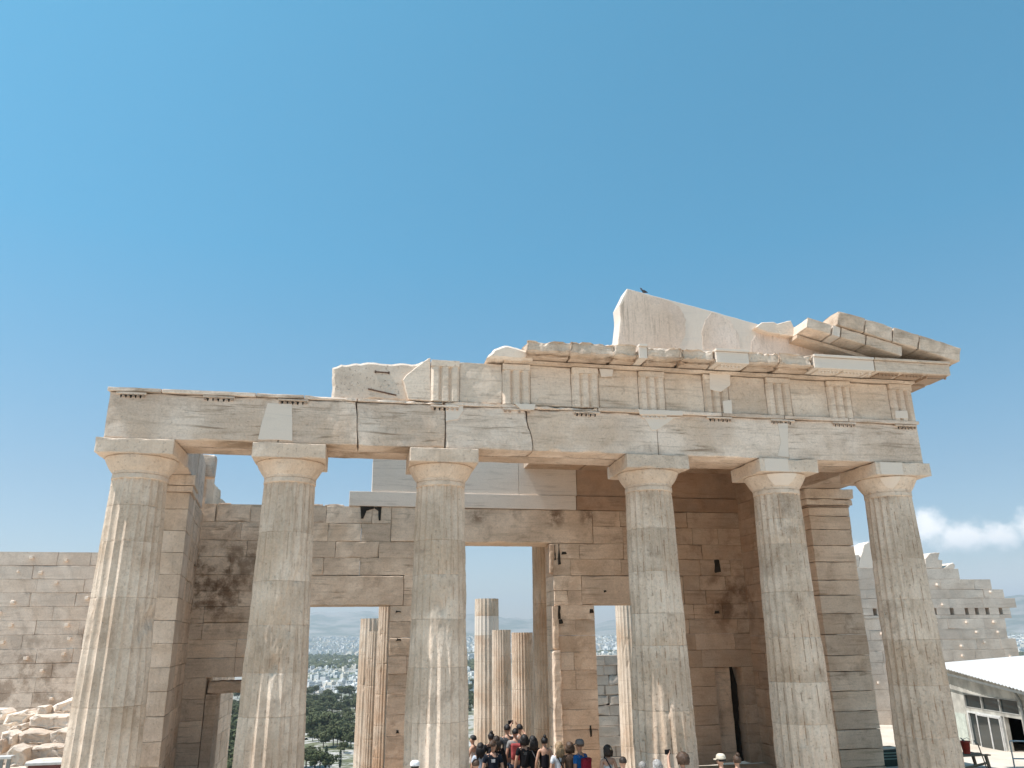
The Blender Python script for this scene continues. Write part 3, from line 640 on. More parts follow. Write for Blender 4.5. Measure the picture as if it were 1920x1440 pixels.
SR = thing('side_wall', 'side wall right of the doorways ending in a square pier between the last two columns', 'wall', (10, 5, 0))
def fr(p): u, v, z = p; return (9.25+v, 3.25+u, z)
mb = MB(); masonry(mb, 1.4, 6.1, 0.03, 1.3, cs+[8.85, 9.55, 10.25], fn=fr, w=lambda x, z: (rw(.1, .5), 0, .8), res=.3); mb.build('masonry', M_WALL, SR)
mb = MB()
hs = [0, .5, .98, 1.5, 2.0, 2.55, 3.1, 3.55, 4.15, 4.75, 5.3, 5.75, 6.3, 6.8, 7.3, 7.72, 8.0]
for i in range(len(hs)-1):
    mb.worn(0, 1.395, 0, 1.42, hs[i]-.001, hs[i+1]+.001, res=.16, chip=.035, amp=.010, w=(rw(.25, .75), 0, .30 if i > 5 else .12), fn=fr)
mb.build('anta', M_WING if False else M_WALL, SR)
mb = MB(); mb.worn(-.10, 1.45, -.10, 1.5, 8.06, 8.25, res=.12, chip=.08, w=(.65, 0, .15), fn=fr); mb.worn(-.16, 1.5, -.16, 1.55, 8.254, H, res=.12, chip=.06, w=(.65, 0, .1), fn=fr); mb.worn(-.03, 1.4, -.03, 1.45, 8.0, 8.056, res=.2, chip=.04, w=(.05, 0, .9), fn=fr); mb.build('anta_capital', M_COL, SR)
# unseen ceiling over the right of the porch, added and widened to darken it
mb = MB()
for k in range(4): mb.worn(1.1+2.1*k, 3.15+2.1*k, .8, 8.35, 10.0, 10.24, res=1., chip=.02, w=(.4, 0, .5))
ce = mb.build('unseen_ceiling_slab', M_WALL, DW)

# ------------------------------------------------------------------ hall beyond the doors
hall_spec = [
 ('slender_column', 'shaded fluted column standing just inside the wide central doorway', 2.80, 12.6, 9.0, .52, .47, 24, .030, 0),
 ('slender_column', 'sunlit finely fluted broken column next to the shaded one in the central doorway', None, 17.2, (979, 1186), .52, .49, 24, .034, 0),
 ('slender_column', 'sunlit finely fluted broken column in the middle of the central doorway', None, 21.8, (940, 1181), .52, .49, 24, .034, 0),
 ('broad_column', 'tallest background column, with a white restored drum, left in the central doorway', None, 26.8, (912.5, 1123), .80, .74, 20, .05, 1),
 ('broad_column', 'stump of broad background column at the left edge of the pair seen through the left doorway', None, 26.8, (700, 1160), .80, .74, 20, .05, 2),
 ('slender_column', 'finely fluted background column in front of the broad stump in the left doorway', None, 20.5, (708, 1184), .52, .49, 24, .034, 0),
 ('slender_column', 'finely fluted background column at the right jamb of the left doorway', None, 15.0, (733, 1130), .52, .49, 24, .034, 0),
 ('broad_column', 'sunlit broad column seen through the narrow right doorway', None, 26.8, (1171, 1080), .80, .72, 20, .05, 0)]
for nm, lb, hx, hy, ht, r0, r1, nf, dp, kd in hall_spec:
    if isinstance(ht, tuple): p = onY(ht[0], ht[1], hy); hx, zt = p[0], p[2]
    else: zt = ht
    zb = terrain(hx, hy)-.3
    def tf(z, zt=zt, kd=kd):
        if kd == 1: return (.55, 0, 0) if z > zt-.95 else (.65, .95, 0) if z > zt-2.0 else (.6, .2, 0)
        if kd == 2: return (.6, .25, 0) if z > zt-.5 else (.6, .2, 0)
        return (.6, .1, 0)
    dr = [zt-.95, zt-2.0, zt-3.4, zt-4.9, zt-6.3, zt-7.5] if kd == 1 else [zt-.5, zt-1.9, zt-3.4, zt-5., zt-6.4] if kd == 2 else [zt-1.15*k-.1 for k in range(1, int((zt-zb)/1.15))]
    column(nm, lb, 'columns of the hall behind the doors', hx, hy, zb, zt, r0, r1, M_HALL, nf, 5, dp, (lambda z, th, a, b_, c_: .004+.012*max(0, b_)+.05*max(0, a+.4*c_-.33)), dr, tf, .12, False, seed=hx*3+hy, fillet=.22 if nf == 24 else 0)
# unseen slab added and widened to keep the inner column in shade
ib = thing('shade_slab', 'unseen roof slab of the inner hall added to shade the column below', 'beam', (5, 12, 9))
mb = MB(); mb.worn(-3.2, 9.0, 9.6, 14.4, 9.02, 9.5, res=1., chip=.03, w=(.5, 0, .4)); mb.build('slab', M_WALL, ib)

# ------------------------------------------------------------------ wing walls
WL = thing('wing_wall', 'long pale ashlar wall with small projecting bosses left of the columns', 'wall', (-18, 14, 0))
zt = onY(100, 1035, 14)[2]; cw_ = [zt-.503*k for k in range(16)][::-1]
mb = MB(); masonry(mb, -30, -10.9, 14, 15, cw_, blen=(1.1, 2.4), bosses=.7, chip=.012, res=.5, w=lambda x, z: (rw(.42, .58), 0, 0)); mb.build('masonry', M_WING, WL)
WR = thing('wing_wall', 'pale stepped ashlar wall with square sockets behind the shed', 'wall', (20, 18, 0))
YW = 18.; A = lambda u, v: onY(u, v, YW)
edges = [(1625, 1066, 1713), (1066, 1086, 1797), (1086, 1105, 1857), (1105, 1122, 1881), (1122, 1140, 1903), (1140, 1160, 1894), (1160, 1180, 1884), (1180, 1199, 1887), (1199, 1219, 1905), (1219, 1240, 1909), (1240, 1262, 1912), (1262, 1290, 1915), (1290, 1330, 1930), (1330, 1400, 1930), (1400, 1470, 1930)]
zz = [A(1750, 1066)[2]]+[A(1750, e[1])[2] for e in edges[1:]]
sock = []
for u in (1753, 1785, 1813, 1832, 1852, 1877, 1641, 1612):
    p, q = A(u-4.5, 1141), A(u+4.5, 1152); sock.append((p[0], q[0], q[2], p[2]))
mb = MB(); sz0, sz1 = min(s_[2] for s_ in sock), max(s_[3] for s_ in sock)
for i in range(1, len(edges)):
    z1, z0 = zz[i-1], zz[i]; xe = A(edges[i][2], edges[i][0])[0]
    if z0 < sz0 < z1:
        masonry(mb, 10.6, xe, YW, YW+1.1, [z0, sz0, sz1, z1] if sz1 < z1 else [z0, sz0, z1], [(a, b_, sz0, min(sz1, z1)) for a, b_, c_, d_ in sock], blen=(1.4, 2.2), chip=.02, res=.6, gap=-.003, w=lambda x, z: (rw(.4, .6), 0, 0))
    else:
        masonry(mb, 10.6, xe, YW, YW+1.1, [z0, z1], blen=(1.2, 2.2), bosses=.7 if z1 < 6.3 else .15, chip=.012, res=.6, w=lambda x, z: (rw(.42, .58), 0, 0))
mb.build('masonry', M_WING, WR)
mb = MB(); mb.box(10.7, A(1884, 1160)[0]-.1, YW+.35, YW+.9, sz0+.002, sz1-.002, (.2, 0, .4)); mb.build('socket_back', M_WING, WR)
mb = MB()
for pts, w in ((((1735, 1066), (1735, 1048), (1745, 1036), (1763, 1036), (1760, 1049), (1768, 1050), (1767, 1066)), (.6, .1, 0)), (((1768, 1066), (1780, 1058), (1788, 1055), (1792, 1060), (1790, 1067)), (.8, .3, 0)), (((1600, 1064), (1600, 1040), (1612, 1040), (1612, 1064)), (.5, 0, 0)), (((1608, 1066), (1614, 1045), (1620, 1020), (1629, 1016), (1650, 1030), (1650, 1066)), (.9, .7, 0))):
    q = [A(*p) for p in pts]; mb.poly([(p[0], p[2]) for p in q], YW+.02, YW+.9, jit=.03, step=.12, bev=.03, w=w)
mb.build('loose_top_block', M_WING, WR)
FW = thing('far_wall', 'shaded grey masonry wall seen through the narrow right doorway', 'wall', (9, 34, 0))
z1 = onY(1133, 1229, 34)[2]; mb = MB(); masonry(mb, 8.4, 15, 34, 35, [z1-.62*k for k in range(16)][::-1], blen=(.9, 1.8), chip=.06, res=.6, amp=.02, jit=.05, w=lambda x, z: (rw(.05, .4), 0, .1)); mb.build('masonry', M_WING, FW)

# ------------------------------------------------------------------ fallen blocks by the left wall
def lump(name, label, pts, Y, th, w=(.6, .1, 0), mat=M_ROCK, group='loose marble blocks heaped by the left wall', jit=.11, bev=.14):
    q = [onY(u, v, Y) for u, v in pts]; cx = sum(p[0] for p in q)/len(q); zb = min(p[2] for p in q)
    mb = MB(); poly = [(p[0], p[2]) for p in q]
    # lumpy block: stacked rings in depth
    seed = random.uniform(0, 99); P = [Vector(p) for p in poly]; n_ = []
    for i, a in enumerate(P):
        b_ = P[(i+1) % len(P)]; k = max(1, int((b_-a).length/.06)); n_ += [a.lerp(b_, j/k) for j in range(k)]
    C0 = sum(n_, Vector((0, 0)))/len(n_); vs = []; N = len(n_)
    prof = [(.45, .03), (.70, -.0), (.86, .03), (.97, .09), (1, .2), (1, .4), (1, .65), (.97, .86), (.8, .97), (.4, 1.)]
    for sc, tq in prof:
        for p in n_:
            d = (p-C0)*sc; j = 1+jit*1.3*nz(p.x*2.3+seed, p.y*2.3, tq*th*2.3)+jit*1.1*nz(p.x*6, p.y*6+seed, tq*th*6)+jit*.6*abs(nz(p.x*13, p.y*13+seed, tq*th*13))
            vs.append((C0.x+d.x*j, Y+th*tq+jit*.7*nz(p.x*4+sc*3, p.y*4+seed, 2), C0.y+d.y*j))
    fs = [[r*N+i, r*N+(i+1) % N, (r+1)*N+(i+1) % N, (r+1)*N+i] for r in range(len(prof)-1) for i in range(N)]+[list(range(N)), list(range(9*N, 10*N))]
    mb.add(vs, fs, (w[0], min(1, w[1]+.4), w[2])); o = mb.build(name, mat); tag(o, label, 'stone block', group); return o
B = [('large white slab leaning against the left column above the heap', [(90, 1340), (95, 1326), (110, 1318), (146, 1304), (160, 1306), (160, 1342)], 5.5, 1.0, (.9, .6, 0)),
     ('small upright squared stone on top of the heap beside the leaning slab', [(67, 1342), (68, 1325), (90, 1323), (89, 1341)], 5.2, .4, (.6, .1, 0)),
     ('long rough topped block under the small upright stone', [(48, 1364), (52, 1348), (64, 1341), (136, 1341), (137, 1366), (90, 1369)], 5.0, 1.1, (.7, .2, 0)),
     ('boulder shaped white block left of the long rough topped block', [(2, 1360), (12, 1341), (30, 1336), (50, 1331), (60, 1340), (48, 1350), (45, 1358), (14, 1362)], 5.3, .9, (.85, .35, 0)),
     ('cut off white stone at the picture edge on top of the heap', [(-20, 1350), (-20, 1330), (6, 1330), (13, 1337), (8, 1346), (0, 1352)], 5.6, .8, (.8, .5, 0)),
     ('pinkish flat stone wedged below the boulder shaped block', [(8, 1374), (22, 1362), (46, 1357), (48, 1366), (30, 1376)], 4.8, .7, (.75, .2, .1)),
     ('rounded shaded block below the pinkish flat stone', [(28, 1396), (30, 1378), (40, 1370), (60, 1371), (88, 1376), (90, 1396)], 4.4, .9, (.45, 0, .1)),
     ('squared block touching the column in the middle of the heap', [(88, 1395), (90, 1376), (110, 1368), (134, 1370), (133, 1396)], 4.5, .9, (.5, .05, 0)),
     ('wide shaded block at the bottom of the heap beside the column', [(45, 1430), (50, 1402), (80, 1398), (132, 1396), (130, 1428)], 4.1, 1.0, (.3, 0, .1)),
     ('sunlit white block half hidden at the left of the rounded shaded block', [(0, 1392), (2, 1374), (14, 1372), (27, 1378), (27, 1396), (8, 1402)], 4.2, .8, (.85, .4, 0)),
     ('tilted pale stone standing at the lower left of the heap', [(8, 1440), (12, 1410), (26, 1396), (46, 1404), (44, 1440)], 3.6, .7, (.6, .1, .05)),
     ('brownish round stone at the left picture edge', [(-14, 1416), (-12, 1390), (2, 1388), (8, 1402), (2, 1414)], 3.9, .5, (.4, 0, .5)),
     ('long low stone lying flat at the foot of the heap', [(46, 1445), (48, 1430), (90, 1426), (130, 1428), (130, 1446)], 3.2, .8, (.6, .1, 0)),
     ('broken stone carrying the heap out of sight at the bottom edge', [(-25, 1500), (-25, 1440), (40, 1438), (125, 1446), (120, 1500)], 3.4, 1.6, (.5, 0, .1))]
for lb, pts, Y, th, w in B: lump('marble_block', lb, pts, Y, th, w)
# white topped low stand at the foot of the heap, and a dark fence panel end
sp = onY(88, 1431, 1.6)
st = thing('low_stand', 'low stand with white top board at the foot of the stone heap', 'stand', (sp[0], 1.6, -.1))
M_WHITE = plain('white_paint', (.55, .54, .52), .5); M_RED = plain('dark_red_paint', (.16, .05, .045), .6)
mb = MB(); mb.box(sp[0]-.42, sp[0]+.36, 1.5, 1.72, sp[2]-.03, sp[2]+.03, bev=.008); mb.build('top_board', M_WHITE, st)
mb = MB(); mb.box(sp[0]-.36, sp[0]+.3, 1.53, 1.69, -.1, sp[2]-.032, bev=.008); mb.build('box', M_RED, st)
fp = onY(4, 1420, 1.2)
fe = thing('railing', 'end of a white capped slatted railing at the lower left edge', 'railing', (fp[0], 1.2, -.1))
M_GREY = plain('grey_metal', (.22, .23, .22), .5, .3)
mb = MB(); mb.box(fp[0]-.8, fp[0]+.22, 1.1, 1.3, fp[2]-.03, fp[2]+.03, bev=.008); mb.build('cap_rail', M_WHITE, fe)
mb = MB()
for k in range(7): mb.box(fp[0]-.75+k*.145, fp[0]-.68+k*.145, 1.16, 1.2, -.1, fp[2]-.032)
mb.build('slats', M_GREY, fe)

# ------------------------------------------------------------------ shed at the right
M_SHW = plain('shed_render', (.44, .42, .37), .85, var=.28, scale=1.8, bump=.3); M_ROOF = plain('corrugated_white', (.60, .59, .57), .5, var=.06)
M_GLASS = plain('dark_glass', (.012, .022, .024), .08, var=.2, spec=.8); M_FRAME = plain('white_frame', (.62, .62, .59), .5)
M_PANEL = plain('pale_green_panel', (.50, .54, .48), .6)
E1 = onY(1762, 1251, 12.0); wd = np.array([math.sin(R(12)), math.cos(R(12)), 0.]); nn = np.array([-wd[1], wd[0], 0.])
PW = E1-nn*0.0
def SP(u, v, off=0.): return onP(u, v, E1+nn*(off-.35), nn)
def loc(p): d = np.array(p)-E1; return float(np.dot(d, -wd)), float(p[2])        # s toward the camera, z
SH = thing('shed', 'low rendered shed with white corrugated roof and dark windows at the right edge', 'shed', (E1[0]+2, E1[1]-2, -.1))
def shp(p): s_, o, z = p; q = E1-wd*s_+nn*(o-.35); return (q[0], q[1], z)
def srect(mb, u0, v0, u1, v1, o0, o1, w=(.5, 0, 0)):
    a, b_ = loc(SP(u0, v0)), loc(SP(u1, v1)); mb.box(a[0], b_[0], o0, o1, b_[1], a[1], w, shp); return a, b_
a0 = loc(SP(1806, 1300)); a1 = loc(SP(1811, 1326)); b0 = loc(SP(1908, 1314)); d0 = loc(SP(1814, 1338)); d1 = loc(SP(1817, 1400)); e1 = loc(SP(1888, 1404)); E2 = loc(onP(1897, 1290, E1, nn))
ws, we = a0[0], b0[0]; dw0, dw1 = loc(SP(1822, 1340))[0], loc(SP(1888, 1404))[0]
zt0, zt1 = a0[1], a1[1]; zd1 = zt1-.12; zd0 = d1[1]
SEND = we+1.6; eav = lambda s_: E1[2]+(E2[1]-E1[2])*s_/E2[0]
mb = MB()
zb = -.5
def wallq(s0, s1, z0, z1): mb.box(s0, s1, -.15, 0, z0, z1, (.5, 0, 0), shp)
wallq(-1.5, ws, zb, zt1); wallq(-1.5, ws, zt1+.001, zt0); wallq(ws+.001, we, zd1, zt1); wallq(ws+.001, dw1, zb, zd0); wallq(dw1+.12, dw1+.2, zb, zd1-.001); wallq(we+.001, SEND, zb, zt0)
mb.poly([(-1.5, zt0+.001), (SEND, zt0+.001), (SEND, eav(SEND)-.0), (0, eav(0)), (-1.5, eav(0))], -.15, -.002, jit=0, bev=.001, fn=shp)
mb.box(-1.5, SEND, -4.5, -4.3, zb, E1[2]-.25, (.5, 0, 0), shp); mb.box(SEND-.15, SEND, -4.3, -.152, zb, zt0, (.5, 0, 0), shp); mb.box(-1.5, -1.35, -4.3, -.152, zb, E1[2]-.1, (.5, 0, 0), shp)
mb.build('wall', M_SHW, SH)
mb = MB(); mb.box(-1.34, SEND-.16, -4.28, -.16, zb+.3, zb+.34, (.5, 0, 0), shp); mb.box(-1.34, SEND-.16, -2.2, -2.1, zb, 2.2, (.5, 0, 0), shp); mb.build('inner_partition', plain('dim_interior', (.05, .05, .045), .9), SH)
# corrugated roof sheet
NX, NY = 160, 12; vs = []
far = 4.9
for j in range(NY+1):
    for i in range(NX+1):
        s_ = -2.0+(SEND+.5+2.0)*i/NX; o = .35-far*j/NY
        z = eav(max(0, s_))+.02+(.30*(1-0)*(.35-o)/far*1.0)*(E2[0]-min(max(s_, 0), E2[0]))*0+.07*(.35-o)+.022*math.sin(s_*2*math.pi/.22)
        vs.append(shp((s_, o, z)))
fs = [[j*(NX+1)+i, j*(NX+1)+i+1, (j+1)*(NX+1)+i+1, (j+1)*(NX+1)+i] for j in range(NY) for i in range(NX)]
nV = len(vs); vs += [(p[0], p[1], p[2]-.02) for p in vs]; fs += [[a+nV for a in f[::-1]] for f in fs]
for i in range(NX): fs.append([i, i+1, i+1+nV, i+nV]); k = NY*(NX+1); fs.append([k+i, k+i+1, k+i+1+nV, k+i+nV])
mb = MB(); mb.add(vs, fs); mb.build('roof', M_ROOF, SH)
pw = (we-ws)/3
for k in range(3):
    f_ = MB(); x0, x1 = ws+k*pw, ws+(k+1)*pw; t_ = .035
    for q in ((x0, x0+t_, zt1, zt0), (x1-t_, x1, zt1, zt0), (x0+t_, x1-t_, zt0-t_, zt0), (x0+t_, x1-t_, zt1, zt1+t_)): f_.box(q[0]+.002, q[1]-.002, -.10, .012, q[2]+.002, q[3]-.002, (.5, 0, 0), shp)
    wn = f_.build('window', plain('weathered_frame', (.35, .34, .31), .7), SH)
    g_ = MB(); g_.box(x0+t_, x1-t_, -.06, -.05, zt1+t_, zt0-t_, (.5, 0, 0), shp); o = g_.build('pane', M_GLASS, SH)
mb = MB(); mb.tube([shp((E2[0]-.15, .30, eav(E2[0]-.15)+.0)), shp((E2[0]-.15, .12, eav(E2[0])-.3)), shp((E2[0]-.15, .06, eav(E2[0])-.45)), shp((E2[0]-.15, .06, -.4))], .045, 8); mb.build('downpipe', M_GREY, SH)
mb = MB(); mb.box(-1.9, SEND+.4, .352, .375, 0, .01, (.5, 0, 0), lambda p: (lambda q: (q[0], q[1], eav(max(0, p[0]))-.09+p[2]*8))(shp(p))); mb.build('fascia', M_GREY, SH)
# sliding window below with a white frame standing ajar
def frame(mb, x0, x1, z0, z1, o0, o1, t_):
    for q in ((x0, x0+t_, z0, z1), (x1-t_, x1, z0, z1), (x0+t_, x1-t_, z1-t_, z1), (x0+t_, x1-t_, z0, z0+t_)): mb.box(q[0], q[1], o0, o1, q[2], q[3], (.5, 0, 0), shp)
mb = MB(); frame(mb, ws+.05, dw1, zd0, zd1, -.12, .02, .07); fr_ = mb.build('window_frame', M_FRAME, SH)
mb = MB(); md = ws+.05+(dw1-ws-.05)*.30; frame(mb, md, dw1-.03, zd0+.03, zd1-.05, .022, .06, .06); mb.box(md+(dw1-md)*.5, md+(dw1-md)*.55, .022, .06, zd0+.09, zd1-.11, (.5, 0, 0), shp); mb.build('sliding_sash', M_WHITE, SH)
mb = MB(); mb.box(md+.05, dw1-.08, .03, .04, zd0+.07, zd1-.09, (.5, 0, 0), shp); mb.build('pane', M_GLASS, SH)
mb = MB(); mb.box(ws+.12, md, -.07, -.06, zd0+.07, zd1-.07, (.5, 0, 0), shp); mb.build('pane', M_GLASS, SH)
mb = MB(); mb.box(ws-1.6, ws-.12, .004, .03, zd0-.15, zd1-.15, (.5, 0, 0), shp); mb.build('side_panel', M_PANEL, SH)
# low box added to stand for the sunlit ground in front of the shed
mb = MB(); lz = loc(SP(1850, 1408))[1]
lg = thing('raised_ground', 'low pinkish block of sunlit ground below the shed window', 'raised_ground', tuple(shp((ws+1, .6, -.1))))
mb.box(ws-2.2, dw1+.3, .05, 1.3, -.5, lz-.05, (.5, 0, 0), shp, bev=0); mb.build('body', plain('pink_ground', (.62, .54, .49), .85, scale=2), lg)
# trestle with red bucket and tools
M_WOOD = plain('weathered_wood', (.22, .15, .095), .85, var=.35, scale=4, bump=.4)
bp = onY(1813, 1413, 5.5)
tb = thing('work_table', 'rough wooden trestle table carrying the red bucket', 'table', (bp[0], 5.5, 0))
mb = MB()
for k in range(4): mb.worn(bp[0]-.55+.0, bp[0]+.6-.1*(k % 2), 5.15+k*.19, 5.33+k*.19, bp[2]-.05, bp[2], res=.2, chip=.02)
mb.build('top', M_WOOD, tb)
for dx, dy in ((-.45, 5.22), (.45, 5.22), (-.45, 5.82), (.45, 5.82)):
    mb = MB(); mb.tube([(bp[0]+dx, dy, bp[2]-.05), (bp[0]+dx*1.2, dy, -.2)], .055, 7); mb.build('leg', M_WOOD, tb)
mb = MB(); mb.tube([(bp[0]-.5, 5.22, bp[2]-.4), (bp[0]+.5, 5.22, bp[2]-.25)], .04, 6); mb.build('brace', M_WOOD, tb)
bk = thing('bucket', 'red plastic bucket on the wooden trestle table', 'bucket', (bp[0], 5.5, bp[2]))
bh = 21/1468*26.5; M_BUCK = plain('red_plastic', (.42, .055, .035), .4)
mb = MB(); mb.lathe([(.105, bp[2]+.004), (.15, bp[2]+bh), (.165, bp[2]+bh), (.165, bp[2]+bh-.03), (.152, bp[2]+bh-.03)], bp[0], 5.5, 24, cap=False); mb.lathe([(.145, bp[2]+bh-.01), (.10, bp[2]+.02), (.001, bp[2]+.02)], bp[0], 5.5, 24, cap=False); mb.build('body', M_BUCK, bk, True)
mb = MB(); mb.tube([(bp[0]-.15, 5.5, bp[2]+bh-.02), (bp[0]-.10, 5.42, bp[2]+bh+.07), (bp[0], 5.38, bp[2]+bh+.11), (bp[0]+.10, 5.42, bp[2]+bh+.07), (bp[0]+.15, 5.5, bp[2]+bh-.02)], .007, 5); mb.build('handle', M_GREY, bk)
for lb, u0, v0, u1, v1, hd in (('wooden handled tool leaning right of the red bucket', 1833, 1394, 1850, 1440, 1), ('dark handled tool standing in the red bucket', 1808, 1389, 1817, 1404, 0)):
    p, q = onY(u0, v0, 5.4 if hd else 5.5), onY(u1, v1, 5.0 if hd else 5.5); o = thing('hand_tool', lb, 'tool', tuple(q))
    if hd: q = q+(q-p)*.6
    mb = MB(); mb.tube([p, q], .018, 7); mb.build('shaft', M_WOOD, o)
    mb = MB(); mb.tube([p+np.array((-.12, 0, .09)), p+np.array((-.05, 0, .03)), p], .02, 6); mb.build('grip', M_GREY, o)
# railing at the far right
rp = onY(1893, 1389, 4.0); ra = thing('railing', 'grey tube railing in front of the dark shed doorway', 'railing', (rp[0], 4, -.1))
M_STEEL = plain('galvanised_steel', (.38, .40, .40), .4, .7)
for k in range(3):
    mb = MB(); mb.tube([(rp[0]+k*1.1, 4.0-.5*k, -.2), (rp[0]+k*1.1, 4.0-.5*k, rp[2])], .022, 8); mb.build('post', M_STEEL, ra)
for h in (0, .5, .95):
    mb = MB(); mb.tube([(rp[0], 4.0, rp[2]-h-.005), (rp[0]+2.2, 3.0, rp[2]-h-.005)], .02, 8); mb.build('rail', M_STEEL, ra)
# dark bin with planks behind the right pier
np_ = onY(1660, 1397, 7.0); bn = thing('skip_bin', 'dark green waste bin between the pier and the rightmost column', 'bin', (np_[0], 7, -.1))
mb = MB(); mb.worn(np_[0]-.65, np_[0]+.65, 6.7, 7.7, -.1, np_[2]-.12, res=.5, chip=.01, amp=0); mb.build('body', plain('dark_green_paint', (.012, .03, .022), .45), bn)
mb = MB()
for k in range(3): mb.box(np_[0]-.7, np_[0]+.7, 6.66, 6.70, np_[2]-.22-k*.09, np_[2]-.19-k*.09)
mb.build('rib', plain('pale_green_metal', (.16, .24, .20), .4), bn)
pk = thing('plank', 'pale plank lying across the dark green bin', 'plank', (np_[0], 7, np_[2]-.1))
mb = MB(); mb.worn(np_[0]-.75, np_[0]+.7, 6.75, 7.0, np_[2]-.118, np_[2]-.06, res=.3, chip=.02, fn=lambda p: (p[0], p[1], p[2]-.10*(p[0]-np_[0])*0+.0)); mb.build('board', plain('pale_wood', (.55, .47, .38), .8), pk)
#@@PEOPLE
# ------------------------------------------------------------------ people
DG = None
def skinned(name, chain, mat, parent, sub=1):
    """chain: (list of (pos, (rx, ry))), list of edges; first vertex is the root"""
    V, Eg = chain; me = bpy.data.meshes.new(name); me.from_pydata([v[0] for v in V], Eg, [])
    o = bpy.data.objects.new(name, me); COL.objects.link(o)
    md_ = o.modifiers.new('skin', 'SKIN'); md_.use_smooth_shade = True; md_.branch_smoothing = .4
    for i, v in enumerate(V):
        me.skin_vertices[0].data[i].radius = v[1] if isinstance(v[1], tuple) else (v[1], v[1])
        me.skin_vertices[0].data[i].use_root = (i == 0)
    if sub: sm_ = o.modifiers.new('sub', 'SUBSURF'); sm_.levels = sub; sm_.render_levels = sub
    bpy.context.view_layer.update()
    ev = o.evaluated_get(bpy.context.evaluated_depsgraph_get()); nm = bpy.data.meshes.new_from_object(ev)
    bpy.data.objects.remove(o); bpy.data.meshes.remove(me)
    nm.name = name; nm.materials.clear(); nm.materials.append(mat)
    nm.polygons.foreach_set('use_smooth', [True]*len(nm.polygons))
    p = bpy.data.objects.new(name, nm); COL.objects.link(p); p.parent = parent; return p
_mc = {}
def cloth(col, rough=.85):
    k = tuple(col)+(rough,)
    if k not in _mc: _mc[k] = plain('fabric', col, rough, var=.22, scale=9, spec=.15)
    return _mc[k]
def hairmat(col):
    k = ('h',)+tuple(col)
    if k not in _mc: _mc[k] = plain('hair', col, .55, var=.45, scale=38, bump=.6)
    return _mc[k]
SKIN = [plain('skin_light', (.50, .29, .20), .55, var=.08), plain('skin_tan', (.36, .19, .12), .55, var=.08)]
M_EYE = plain('eye', (.03, .02, .015), .2)
